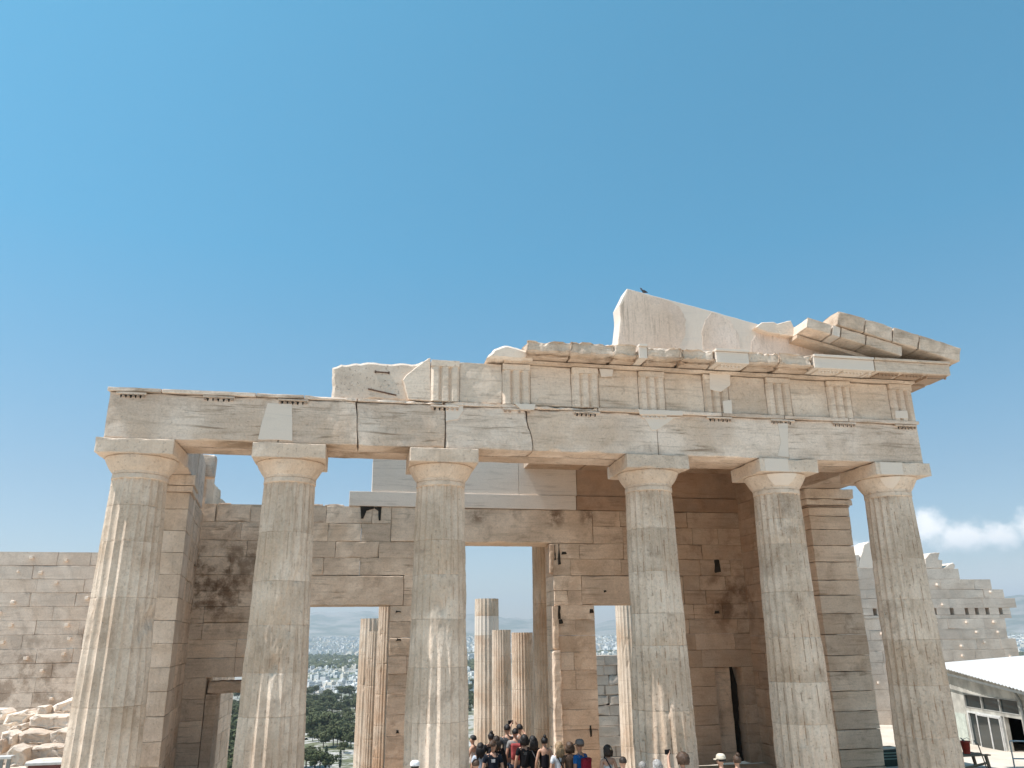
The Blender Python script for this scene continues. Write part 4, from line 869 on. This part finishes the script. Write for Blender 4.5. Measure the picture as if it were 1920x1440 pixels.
def person(label, u, v, Y0, hgt, yaw, top, pants, hair, hcol, sleeve='short', skin=0, arms='down', extra=(), slim=1., turn=0.):
    # stand the figure on the ground so that the head meets the given sight line
    Y = Y0
    f = lambda y: onY(u, v, y)[2]-(max(g_front(y), 0 if y > -1.15 else -9)+hgt*.935)
    ys = np.linspace(-14, 6.5, 400); fv = [abs(f(y)) for y in ys]; Y = float(ys[int(np.argmin(fv))]) if Y0 is None else Y0
    p = onY(u, v, Y); gz = p[2]-hgt*.935
    root = thing('person', label, 'person', (p[0], p[1], gz), 'visitors in front of the doorways'); root.rotation_euler = (0, 0, -yaw)
    k = hgt/1.72; s = slim
    T = lambda x, y, z: (x*k, y*k, z*k)
    V = [(T(0, 0, .94), (.135*s*k, .095*k))]; Eg = []
    def a(par, pos, r): V.append((T(*pos), (r[0]*k, r[1]*k) if isinstance(r, tuple) else r*k)); Eg.append((par, len(V)-1)); return len(V)-1
    b1 = a(0, (0, 0, 1.10), (.115*s, .085)); b2 = a(b1, (0, .005, 1.27), (.145*s, .10)); b3 = a(b2, (0, -.005, 1.41), (.12*s, .075))
    n1 = a(b3, (0, 0, 1.49), .050); 
    ct, st_ = math.cos(turn), math.sin(turn)
    hd = lambda x, y, z: (x*ct+y*st_, -x*st_+y*ct, z)
    h1 = a(n1, hd(0, .022, 1.55), (.058, .066)); h2 = a(h1, hd(0, .02, 1.615), (.070, .086)); h3 = a(h2, hd(0, .008, 1.675), (.068, .084))
    a(h2, hd(0, .108, 1.60), .012); a(h2, hd(.078, .01, 1.61), (.016, .022)); a(h2, hd(-.078, .01, 1.61), (.016, .022))
    joints_ = {}
    for sx in (-1, 1):
        sh = a(b3, (sx*.165*s, -.005, 1.415), .052)
        mode = arms if isinstance(arms, str) else arms[0 if sx < 0 else 1]
        if mode == 'up': el, wr, hd_ = (sx*.25, .16, 1.46), (sx*.14, .30, 1.66), (sx*.09, .335, 1.72)
        elif mode == 'front': el, wr, hd_ = (sx*.235, .06, 1.16), (sx*.11, .27, 1.22), (sx*.06, .31, 1.26)
        else: el, wr, hd_ = (sx*.235, -.03, 1.13), (sx*.255, .06, .90), (sx*.255, .085, .83)
        e = a(sh, el, .040); w = a(e, wr, .027); pm = a(w, hd_, (.036, .020))
        d = (Vector(hd_)-Vector(wr)).normalized(); sd_ = Vector((0, 1, 0)) if abs(d.y) < .7 else Vector((1, 0, 0)); sd_ = (sd_-d*sd_.dot(d)).normalized(); nrm = d.cross(sd_)
        for q, ln in enumerate((.062, .075, .070, .055)):
            bs = Vector(hd_)+sd_*(.027-.018*q)+d*.028; m1 = bs+d*ln*.55+nrm*.006*-sx; m2 = m1+d*ln*.4+nrm*.016*-sx
            x = a(pm, tuple(bs), .0095); x = a(x, tuple(m1), .0088); a(x, tuple(m2), .0075)
        tb_ = Vector(hd_)+sd_*.034-d*.012; x = a(pm, tuple(tb_), .011); a(x, tuple(tb_+sd_*.018+d*.04), .009)
        joints_[sx] = (V[sh][0], T(*el), T(*wr), T(*hd_))
        hp = a(0, (sx*.085*s, 0, .86), (.085*s, .09)); kn = a(hp, (sx*.095, .015, .49), (.055, .06)); an = a(kn, (sx*.1, -.01, .10), .037); a(an, (sx*.105, .11, .035), (.036, .028))
    skinned('body', (V, Eg), SKIN[skin], root)
    mb = MB()
    for sx in (-1, 1):
        e = Vector(T(*hd(sx*.032, .098, 1.635))); mb.lathe([(.001, e.z-.008), (.008, e.z), (.001, e.z+.008)], e.x, e.y, 8)
    o = mb.build('eyes', M_EYE, None); o.parent = root
    # shirt
    g = .014; V = [(T(0, 0, 1.12), ((.125*s+g)*k, (.09+g)*k))]; Eg = []
    lo = a(0, (0, 0, .93), (.14*s+g, .10+g)); c1 = a(0, (0, .005, 1.27), (.148*s+g, .10+g))
    if sleeve != 'none':
        c2 = a(c1, (0, -.004, 1.415), (.118*s+g, .072+g)); a(c2, (0, -.002, 1.462), (.062, .056))
        for sx in (-1, 1):
            S0, E0, W0, _ = [tuple(q/k for q in j) for j in joints_[sx]]
            x = a(c2, S0, .056+g); t_ = .62 if sleeve == 'short' else 1.
            x = a(x, tuple(S0[i]+(E0[i]-S0[i])*t_ for i in range(3)), .045+g)
            if sleeve == 'long': a(x, tuple(E0[i]+(W0[i]-E0[i])*.9 for i in range(3)), .030+g)
    else:
        c2 = a(c1, (0, -.004, 1.34), (.115*s+g, .085+g)); 
        for sx in (-1, 1): x = a(c2, (sx*.075, -.03, 1.41), (.032, .03)); a(x, (sx*.075, 0, 1.462), (.026, .03))
    skinned('shirt', (V, Eg), cloth(top), root)
    V = [(T(0, 0, .94), ((.138*s+.012)*k, (.098+.012)*k))]; Eg = []
    for sx in (-1, 1):
        x = a(0, (sx*.09*s, 0, .84), (.092*s, .10)); x = a(x, (sx*.096, .012, .49), .072); a(x, (sx*.1, -.01, .12), .058)
    skinned('trousers', (V, Eg), cloth(pants), root)
    for sx in (-1, 1):
        mb = MB(); mb.worn(sx*.105*k-.045, sx*.105*k+.045, -.07, .17, 0, .09, res=.06, chip=.03, amp=0); o = mb.build('shoe', cloth((.12, .12, .12) if hgt > 1.7 else (.6, .58, .55)), None, True); o.parent = root
    # hair: a shell over the skull, longer styles run on down the back
    hc = Vector(T(*hd(0, 0, 1.65))); vs = []; fs = []; nu, nv = 28, 14; sd0 = random.uniform(0, 90)
    R0_ = {'short': .006, 'bald': .002, 'long': .022, 'bun': .012, 'curly': .06, 'bob': .026}[hair]
    for j in range(nv+1):
        ph = math.pi*j/nv*(.60 if hair in ('short', 'bald') else .70)
        for i in range(nu):
            th = 2*math.pi*i/nu; x, y, z = math.sin(ph)*math.cos(th), math.sin(ph)*math.sin(th), math.cos(ph)
            front = max(0, y); low = max(0, -z)
            r = R0_*(1-.4*front)+(.024 if hair == 'curly' else .007)*nz(x*(5 if hair == 'curly' else 2.5)+sd0, y*5, z*5)
            px_, py_, pz_ = x*(.082+r), y*(.102+r)-.002, z*(.098+r)
            if z < .25 and y > .2: py_ = min(py_, .07); pz_ = max(pz_, .035)
            if hair == 'bald' and z > .55: px_ *= .97; py_ *= .97; pz_ *= .96
            px_, py_ = px_*ct+py_*st_, -px_*st_+py_*ct
            vs.append((hc.x+px_*k, hc.y+py_*k, hc.z+pz_*k))
    fs = [[j*nu+i, j*nu+(i+1) % nu, (j+1)*nu+(i+1) % nu, (j+1)*nu+i] for j in range(nv) for i in range(nu)]
    mb = MB(); mb.add(vs, fs)
    if hair == 'long':
        for q in range(9):
            xx = (-.075+.15*q/8); yb = -.085+.02*abs(xx)/.075; e = random.uniform(.19, .26)
            mb.tube([T(*hd(xx*.9, yb+.02, 1.69)), T(*hd(xx*1.15, yb-.025, 1.60)), T(*hd(xx*1.25, yb-.03, 1.50)), T(*hd(xx*1.2, yb-.02, 1.62-e))], [.03*k, .034*k, .030*k, .010*k], 7)
    if hair == 'bob':
        for q in range(9):
            xx = (-.085+.17*q/8); yb = -.075+.05*abs(xx)/.085
            mb.tube([T(*hd(xx*.9, yb+.02, 1.69)), T(*hd(xx*1.15, yb-.02, 1.60)), T(*hd(xx*1.2, yb-.01, 1.50))], [.03*k, .036*k, .018*k], 7)
    if hair == 'bun': mb.lathe([(.001, hc.z+.075*k), (.035*k, hc.z+.09*k), (.046*k, hc.z+.12*k), (.035*k, hc.z+.15*k), (.001, hc.z+.163*k)], hc.x, hc.y-.055*k, 12, jit=.006)
    o = mb.build('hair', hairmat(hcol), None, True); o.parent = root
    for ex in extra:
        mb = MB()
        if ex[0] == 'cap':
            prof = [(.108*k, hc.z+.018*k), (.110*k, hc.z+.045*k), (.098*k, hc.z+.09*k), (.065*k, hc.z+.12*k), (.001, hc.z+.13*k)]; mb.lathe(prof, hc.x, hc.y, 24, cap=False)
            dv = Vector(hd(0, 1, 0)) if len(ex) < 3 else Vector((math.sin(ex[2]), math.cos(ex[2]), 0)); sv = Vector((dv.y, -dv.x, 0)); vs = []
            for i in range(9):
                t_ = -1.1+2.2*i/8
                for rr, dz_ in ((.10, .022), (.18, .004)): q = hc+(dv*math.cos(t_)*rr+sv*math.sin(t_)*min(rr, .115))*k; vs.append((q.x, q.y, hc.z+dz_*k))
            n_ = len(vs); vs += [(x, y, z-.008) for x, y, z in vs]
            fs = [[2*i, 2*i+1, 2*i+3, 2*i+2] for i in range(8)]+[[n_+2*i, n_+2*i+2, n_+2*i+3, n_+2*i+1] for i in range(8)]+[[2*i+1, n_+2*i+1, n_+2*i+3, 2*i+3] for i in range(8)]
            mb.add(vs, fs); o = mb.build('cap', cloth(ex[1]), None, False)
        elif ex[0] == 'strap':
            sx = ex[2]; pts = [T(sx*.10, .02, 1.485), T(sx*.075, -.098, 1.42), T(0, -.128, 1.27), T(-sx*.10, -.125, 1.10), T(-sx*.165, -.06, .97)]; vs = []
            for q in pts: vs += [(q[0], q[1]-.004, q[2]-.024), (q[0], q[1]-.004, q[2]+.024), (q[0], q[1]+.004, q[2]+.024), (q[0], q[1]+.004, q[2]-.024)]
            fs = [[4*i+j, 4*i+(j+1) % 4, 4*i+4+(j+1) % 4, 4*i+4+j] for i in range(len(pts)-1) for j in range(4)]+[[0, 1, 2, 3], [len(vs)-4+j for j in range(4)]]
            mb.add(vs, fs); o = mb.build('bag_strap', cloth(ex[1]), None)
        elif ex[0] == 'backpack':
            mb.worn(-.15*k, .15*k, -.27*k, -.115*k, .98*k, 1.40*k, res=.05, chip=.07, amp=.008, bev=.03); o = mb.build('backpack', cloth(ex[1]), None, True)
        elif ex[0] == 'print':
            mb.box(-.045*k, .045*k, -.122*k, -.118*k, 1.28*k, 1.35*k); o = mb.build('shirt_print', cloth(ex[1]), None)
        elif ex[0] == 'camera':
            q = Vector(joints_[ex[1]][3]); mb.box(q.x-.075, q.x+.075, q.y+.01, q.y+.05, q.z+.0, q.z+.10, bev=.006); mb.lathe([(.03, q.z+.02), (.03, q.z+.08)], q.x, q.y+.07, 14)
            o = mb.build('camera', cloth((.015, .015, .017), .4), None); o.parent = root
            # a held object is its own thing
            mw = Matrix.Translation(root.location) @ Matrix.Rotation(-yaw, 4, 'Z'); o.parent = None; o.matrix_world = mw; tag(o, ex[2], 'camera'); continue
        elif ex[0] == 'clip':
            q = Vector(T(*hd(.03, -.115, 1.68))); mb.lathe([(.012, q.z-.03), (.028, q.z), (.012, q.z+.03)], q.x, q.y, 10); o = mb.build('hair_clip', cloth(ex[1]), None)
        o.parent = root
    return root
BLK, NAVY, GRY, WHT, JEAN, DJ, KHK = (.012, .012, .014), (.015, .02, .03), (.20, .20, .20), (.62, .62, .62), (.26, .40, .50), (.05, .07, .11), (.30, .25, .18)
HB, HD, HBR, HBL = (.012, .010, .010), (.03, .02, .014), (.075, .042, .025), (.30, .20, .11)
person('woman in light top at the edge of the column, turned sideways to the crowd', 887, 1388, None, 1.62, R(-60), (.60, .52, .46), KHK, 'short', HB, 'none', 0, ('front', 'front'))
person('person with long black hair in pale blue top left of the man in navy', 901, 1404, None, 1.62, R(10), (.42, .48, .56), DJ, 'long', HB, 'short', 0)
person('man with short brown hair in navy shirt, head turned right, carrying a light strap', 924, 1400, None, 1.76, R(5), NAVY, DJ, 'short', HBR, 'short', 0, turn=.9, extra=(('print', (.6, .6, .6)),))
person('person with black hair knotted high behind the man in the navy shirt', 921, 1384, None, 1.68, R(0), BLK, BLK, 'bun', HB, 'short', 1)
person('woman with long dark brown hair in black top left of the two men in grey', 931, 1391, None, 1.66, R(8), BLK, DJ, 'long', HD, 'long', 0)
person('man with short black hair in dark grey shirt, tallest figure in the crowd', 951, 1369, None, 1.84, R(0), (.085, .09, .095), DJ, 'short', HB, 'short', 0)
person('man in light grey shirt with red backpack in the middle of the crowd', 966, 1376, None, 1.76, R(3), (.30, .29, .28), DJ, 'short', HB, 'short', 0, extra=(('backpack', (.36, .07, .07)),))
person('person raising a camera overhead behind the man in the light grey shirt', 974, 1368, None, 1.80, R(-15), (.55, .5, .47), DJ, 'short', HB, 'short', 0, ('up', 'up'), extra=(('camera', -1, 'small black camera held up above the crowd'),))
person('person with black hair and black shirt right of the red backpack', 983, 1389, None, 1.70, R(0), BLK, BLK, 'bob', HB, 'short', 0, extra=(('print', (.10, .10, .10)),))
person('woman with long black hair and black top with thin strap before the shaded column', 999, 1391, None, 1.66, R(-8), BLK, BLK, 'long', HB, 'long', 0, extra=(('strap', (.2, .2, .22), -1),))
person('woman in black sleeveless top and pale jeans with bare shoulders', 1021, 1392, None, 1.66, R(4), (.014, .012, .016), JEAN, 'bun', HB, 'none', 0, slim=.92)
person('blonde long haired woman in white shirt with diagonal black bag strap', 1048, 1403, None, 1.66, R(-4), (.62, .62, .64), KHK, 'long', HBL, 'short', 0, extra=(('strap', BLK, -1),))
person('person with brown hair and brown top between the blonde woman and the man in blue', 1068, 1403, None, 1.66, R(0), (.11, .07, .05), BLK, 'bob', HBR, 'short', 1)
person('man in grey cap and blue shirt with a dark red backpack on one side', 1087, 1400, None, 1.76, R(-35), (.014, .10, .28), DJ, 'short', HBR, 'short', 1, extra=(('cap', (.14, .125, .12)), ('backpack', (.22, .015, .03))))
person('woman with brown hair held by a clip in white sleeveless top with dark strap', 1139, 1409, None, 1.66, R(-10), (.60, .60, .60), KHK, 'bob', HD, 'none', 0, extra=(('strap', NAVY, -1), ('clip', (.35, .28, .20))))
person('balding dark haired man with only his head in view beside the narrow right doorway', 1168, 1431, None, 1.70, R(0), GRY, DJ, 'bald', HD, 'short', 0)
person('grey haired person at the foot of the column, left of another grey head', 1205, 1440, None, 1.62, R(12), WHT, DJ, 'short', (.26, .24, .22), 'short', 0)
person('grey haired person at the foot of the column, right of another grey head', 1232, 1438, None, 1.64, R(-12), KHK, DJ, 'bob', (.34, .32, .30), 'short', 0)
person('person with large curly brown hair holding a phone up near the bottom edge', 1280, 1428, None, 1.74, R(-20), NAVY, DJ, 'curly', HBR, 'short', 0, ('up', 'down'), extra=(('camera', -1, 'dark phone held up beside the curly haired head'),))
person('person in cream cap, dark hair below it, facing left', 1352, 1428, None, 1.70, R(-40), GRY, DJ, 'short', HB, 'short', 0, extra=(('cap', (.62, .55, .44)),))
person('person with brown hair in a bun right of the cream cap', 1382, 1428, None, 1.64, R(-8), WHT, DJ, 'bun', HBR, 'short', 0)
person('person in white cap low in front of the column left of the crowd', 778, 1441, None, 1.66, R(0), WHT, DJ, 'short', HD, 'short', 0, extra=(('cap', (.75, .75, .75)),))
person('brown haired person low at the left of the man in the navy shirt', 892, 1436, None, 1.62, R(0), KHK, DJ, 'short', HBR, 'short', 0)
#@@FAR
# ------------------------------------------------------------------ trees on the slope, town, woods, mountains
def hit(u, v):
    """first point where the sight line meets the ground beyond the building"""
    d = ray(u, v); t = 60/d[1]
    while t < 16000:
        p = CAM+d*t
        if p[2] <= terrain(p[0], p[1]): return p
        t *= 1.012
    return None
def leafmat(name, a, b_):
    m, t, b = base_mat(name); oi = t.new('ShaderNodeObjectInfo'); g = t.new('ShaderNodeNewGeometry')
    c = t.mix(t.mapr(t.noise(g.outputs['Position'], .6, 4), .35, .65), a, b_); c = t.mix(t.math('MULTIPLY', oi.outputs['Random'], .5), c, tuple((x+.02)*1.1 for x in b_))
    t.l.new(c, b.inputs['Base Color']); b.inputs['Roughness'].default_value = .8; b.inputs['Specular IOR Level'].default_value = .2; return m
M_PINE = leafmat('pine_foliage', (.042, .052, .018), (.085, .092, .035)); M_CYP = leafmat('cypress_foliage', (.018, .034, .016), (.030, .048, .022)); M_BARK = plain('bark', (.10, .07, .05), .95)
def crown(name, n, shape, size, mat):
    rng = random.Random(hash(name) % 1000); mb = MB()
    if shape == 'cyp': cl_ = [((0, 0, 1.2+i*.62), max(.25, .95*math.sin(math.pi*min(1, (i+1.6)/14))**.8)) for i in range(13)]
    else: cl_ = [((rng.uniform(-2.4, 2.4), rng.uniform(-2.4, 2.4), 3.2+rng.uniform(-.6, 1.9)), rng.uniform(.9, 1.7)) for _ in range(15)]+[((0, 0, 4.4), 1.9)]
    for i in range(n):
        (cx, cy, cz), r = rng.choice(cl_); v = Vector((rng.gauss(0, 1), rng.gauss(0, 1), rng.gauss(0, 1))).normalized()*r*rng.uniform(.55, 1.05)
        v.z *= .75 if shape != 'cyp' else 1; c = Vector((cx, cy, cz))+v; nrm = (v.normalized()+Vector((rng.uniform(-.6, .6), rng.uniform(-.6, .6), rng.uniform(-.2, .8)))).normalized()
        a = nrm.orthogonal().normalized(); b_ = nrm.cross(a); s_ = size*rng.uniform(.6, 1.2)
        mb.add([c+a*s_, c+b_*s_*.7, c-a*s_, c-b_*s_*.7], [(0, 1, 2, 3)])
    me = bpy.data.meshes.new(name); me.from_pydata(mb.v, [], mb.f); me.materials.append(mat); return me
CR = [crown('pine_crown%d' % i, 900, 'pine', .42, M_PINE) for i in range(4)]; CY = crown('cypress_crown', 700, 'cyp', .28, M_CYP)
def trunk(h, r):
    mb = MB(); mb.tube([(0, 0, -1), (.1, 0, h*.5), (0, .1, h)], [r, r*.8, r*.5], 7); mb.tube([(.1, 0, h*.5), (1.0, .3, h*.95)], [r*.5, r*.2], 5); mb.tube([(.1, 0, h*.55), (-.9, -.4, h)], [r*.5, r*.2], 5)
    me = bpy.data.meshes.new('trunk'); me.from_pydata([tuple(v) for v in mb.v], [], mb.f); me.materials.append(M_BARK); return me
TP, TC = trunk(3.6, .22), trunk(2.5, .16)
def tree(p, s_, kind='pine'):
    r_ = bpy.data.objects.new('pine_tree' if kind == 'pine' else 'cypress_tree', None); COL.objects.link(r_); r_.location = (p[0], p[1], terrain(p[0], p[1])-.2); r_.scale = (s_*random.uniform(.9, 1.15), s_*random.uniform(.9, 1.15), s_); r_.rotation_euler = (0, 0, random.uniform(0, 6.28))
    if kind == 'pine': tag(r_, 'dark green bushy tree on the rocky slope beyond the doorways', 'tree', 'bushy trees on the rocky slope')
    else: tag(r_, 'narrow dark cypress standing on the rocky slope beyond the left doorway', 'tree', 'cypresses on the rocky slope')
    for nm, me in (('crown', random.choice(CR) if kind == 'pine' else CY), ('trunk', TP if kind == 'pine' else TC)):
        c_ = bpy.data.objects.new(nm, me); COL.objects.link(c_); c_.parent = r_
rng = random.Random(5)
spots = []
for u, v, s_ in [(590, 1302, 1.5), (612, 1312, 1.4), (640, 1309, 1.7), (655, 1304, 1.5), (588, 1326, 1.6), (610, 1338, 1.7), (632, 1340, 1.3), (585, 1345, 1.5), (622, 1330, 1.3), (600, 1322, 1.4), (648, 1322, 1.2), (592, 1374, 1.6), (612, 1378, 1.7), (632, 1384, 1.2), (585, 1384, 1.3), (604, 1364, 1.2), (640, 1372, 1.0), (652, 1352, .9), (625, 1398, 1.0), (632, 1396, .9), (658, 1400, .9), (606, 1402, .8), (650, 1342, .8), (590, 1440, 1.0), (600, 1446, .8), (574, 1440, 1.0), (655, 1372, .9), (618, 1446, .7), (645, 1412, .6), (598, 1392, .7), (578, 1360, 1.4), (576, 1310, 1.5), (662, 1330, 1.0), (668, 1318, 1.2)]: spots.append((u, v, s_))
for _ in range(46): spots.append((rng.uniform(412, 470), rng.uniform(1308, 1470), rng.uniform(1.0, 1.7)))
for _ in range(46): spots.append((rng.uniform(560, 690), rng.uniform(1300, 1350), rng.uniform(.8, 1.4)))
for _ in range(22): spots.append((rng.uniform(575, 665), rng.uniform(1360, 1400), rng.uniform(.5, 1.1)))
for _ in range(26): spots.append((rng.uniform(866, 888), rng.uniform(1285, 1345), rng.uniform(.9, 1.5)))
for u, v, s_ in spots:
    p = hit(u, v)
    if p is not None: tree(p, s_*1.45)
for u, v, s_ in [(650, 1376, .95), (610, 1442, 1.0), (637, 1442, .85), (656, 1360, .7)]:
    p = hit(u, v)
    if p is not None: tree(p, s_, 'cypress')
# houses of the town; the nearest ones each on their own
M_HW = [plain('house_wall_pale', (.76, .74, .70), .9), plain('house_wall_cream', (.72, .65, .55), .9), plain('house_wall_grey', (.60, .59, .57), .9)]
M_WIN = plain('house_window', (.16, .17, .18), .4); M_TILE = plain('roof_tile', (.34, .16, .10), .9)
def house_mesh(i):
    r_ = random.Random(i); w_, d_, h_ = r_.uniform(7, 13), r_.uniform(7, 12), r_.choice((3.4, 4, 6.5, 6.5, 9)); mb = MB()
    mb.box(-w_/2, w_/2, -d_/2, d_/2, -6, h_); mb.box(-w_/2+.01, w_/2-.01, -d_/2+.01, -d_/2+.25, h_+.001, h_+.9)
    z = 1.
    while z < h_-1.5:
        for fx in range(int(w_//3)):
            x = -w_/2+1.2+fx*3; mb.box(x, x+1.5, -d_/2-.06, -d_/2+.1, z, z+1.5, mi=1)
        for fy in range(int(d_//3)):
            y = -d_/2+1.2+fy*3; mb.box(w_/2-.1, w_/2+.06, y, y+1.5, z, z+1.5, mi=1)
        if r_.random() < .7: mb.box(-w_/2+.5, w_/2-.5, -d_/2-1.2, -d_/2-.07, z-.45, z-.2)
        z += 3
    if r_.random() < .6: x = r_.uniform(-w_/3, w_/4); mb.box(x, x+3.5, -1, 2.5, h_+.002, h_+2.6)
    me = bpy.data.meshes.new('house'); me.from_pydata(mb.v, [], mb.f); me.polygons.foreach_set('material_index', mb.mi); me.materials.append(M_HW[i % 3]); me.materials.append(M_WIN); return me
HM = [house_mesh(i) for i in range(14)]
used = []
def free(x, y, d): return all((x-a)**2+(y-b_)**2 > d*d for a, b_ in used[-260:])
cnt = 0
for u0, u1, n in ((572, 690, 190), (866, 890, 30), (1112, 1150, 30), (1880, 1920, 30)):
    k = 0; tr = 0
    while k < n and tr < n*12:
        tr += 1; u = rng.uniform(u0, u1); v = 1240+62*rng.random()**1.3
        p = hit(u, v)
        if p is None or p[1] < 600 or not free(p[0], p[1], 12): continue
        used.append((p[0], p[1])); k += 1
        o = bpy.data.objects.new('house', rng.choice(HM)); COL.objects.link(o); o.location = (p[0], p[1], terrain(p[0], p[1])); o.rotation_euler = (0, 0, rng.choice((.2, .5, -.3, .9))+rng.uniform(-.15, .15)); o.scale = [rng.uniform(.8, 1.1)]*2+[rng.uniform(.7, 1.1)]
        tag(o, 'small flat roofed pale town house far below beyond the columns', 'house', 'houses of the town on the plain')
mb = MB()
for u0, u1, n in ((540, 700, 2600), (860, 1010, 1700), (1105, 1160, 900), (1870, 1945, 1100)):
    for _ in range(n):
        u = rng.uniform(u0, u1); q = rng.random(); v = 1197+ (20*rng.random() if q < .62 else 44*rng.random()+2)
        p = hit(u, v)
        if p is None or p[1] < 900: continue
        dd_ = math.hypot(p[0], p[1]); f = nz(p[0]*.0016, p[1]*.0016, 9)
        if 2300 < dd_ < 3900 and f < .30: continue
        if f < -.25: continue
        w_, d_, h_ = rng.uniform(10, 26), rng.uniform(10, 22), rng.uniform(6, 24); a = rng.uniform(-.4, .8); z = terrain(p[0], p[1])
        c_, s_ = math.cos(a), math.sin(a); mb.box(-w_/2, w_/2, -d_/2, d_/2, z-8, z+h_, (.5, 0, 0), lambda q, p=p, c_=c_, s_=s_: (p[0]+q[0]*c_-q[1]*s_, p[1]+q[0]*s_+q[1]*c_, q[2]), mi=rng.randrange(3))
tag(mb.build('town', M_HW), 'pale mass of far town buildings spread over the plain', 'town', kind='stuff')
# wooded belt between town quarters
mb = MB()
for _ in range(2600):
    u = rng.choice((rng.uniform(540, 700), rng.uniform(862, 890), rng.uniform(1105, 1160), rng.uniform(1870, 1945))); v = rng.uniform(1213, 1256); p = hit(u, v)
    if p is None: continue
    dd_ = math.hypot(p[0], p[1]); 
    if dd_ > 4300 or nz(p[0]*.0025, p[1]*.0025, 4)+.25*(1 if 2200 < dd_ < 3800 else -1.1) < 0: continue
    z = terrain(p[0], p[1]); r_ = rng.uniform(6, 13); vs = []
    for j in range(4):
        ph = [.15, .8, 1.35, 1.75][j]
        for i in range(7): th = i*.9+j; jj = rng.uniform(.75, 1.2); vs.append((p[0]+r_*jj*math.sin(ph)*math.cos(th), p[1]+r_*jj*math.sin(ph)*math.sin(th), z+2+r_*.8*jj*math.cos(ph)))
    mb.add(vs, [[j*7+i, j*7+(i+1) % 7, (j+1)*7+(i+1) % 7, (j+1)*7+i] for j in range(3) for i in range(7)]+[list(range(7))])
tag(mb.build('woods', M_PINE), 'dark belt of far woods crossing the town', 'woods', kind='stuff')
# mountains closing the plain
def ridge(az):   # elevation angle (rad) of the skyline by azimuth, metres at 13 km
    return 130+270*max(0, .5+.5*math.sin(az*9+1.2))+120*mnoise.noise((az*14, 2.2, 0))+45*mnoise.noise((az*50, 7, 1))
vs = []; fs = []; AZ = np.linspace(-1.3, 1.6, 420); RR = [9800, 10600, 11400, 12000, 12500, 13000, 13600, 14200]; PR = [0, .12, .38, .62, .86, 1., .7, .1]
for a in AZ:
    for r_, q in zip(RR, PR):
        h_ = ridge(a)*(q+.16*q*mnoise.noise((a*40, r_*.0011, 3))); vs.append((r_*math.sin(a), r_*math.cos(a), (terrain(r_*math.sin(a), r_*math.cos(a)) if q == 0 else 32)-2+h_))
n = len(RR)
for i in range(len(AZ)-1):
    for j in range(n-1): fs.append([i*n+j, (i+1)*n+j, (i+1)*n+j+1, i*n+j+1])
me = bpy.data.meshes.new('mountains'); me.from_pydata(vs, [], fs); m, t, b = base_mat('mountain_scrub'); P = t.new('ShaderNodeNewGeometry').outputs['Position']
t.l.new(t.mix(t.mapr(t.noise(P, .002, 8, .65), .42, .6), (.30, .27, .22), (.11, .13, .08)), b.inputs['Base Color']); b.inputs['Roughness'].default_value = 1.
tag(link('mountains', me, m, None, True), 'bluish bare mountains closing the plain', None, kind='structure')
# the air between here and the mountains
mb = MB(); mb.box(-16500, 16500, -900, 16500, -86, 760); hz = mb.build('haze', None)
m = bpy.data.materials.new('summer_haze'); m.use_nodes = True; t = NT(m.node_tree); t.n.clear(); o = t.new('ShaderNodeOutputMaterial'); pv = t.new('ShaderNodeVolumePrincipled')
pv.inputs['Color'].default_value = (.86, .93, 1., 1); pv.inputs['Density'].default_value = 0.95e-4; pv.inputs['Anisotropy'].default_value = .2; t.l.new(pv.outputs[0], o.inputs['Volume']); hz.data.materials.append(m)
tag(hz, 'thin summer haze over the plain', None, kind='stuff'); hz.display_type = 'WIRE'
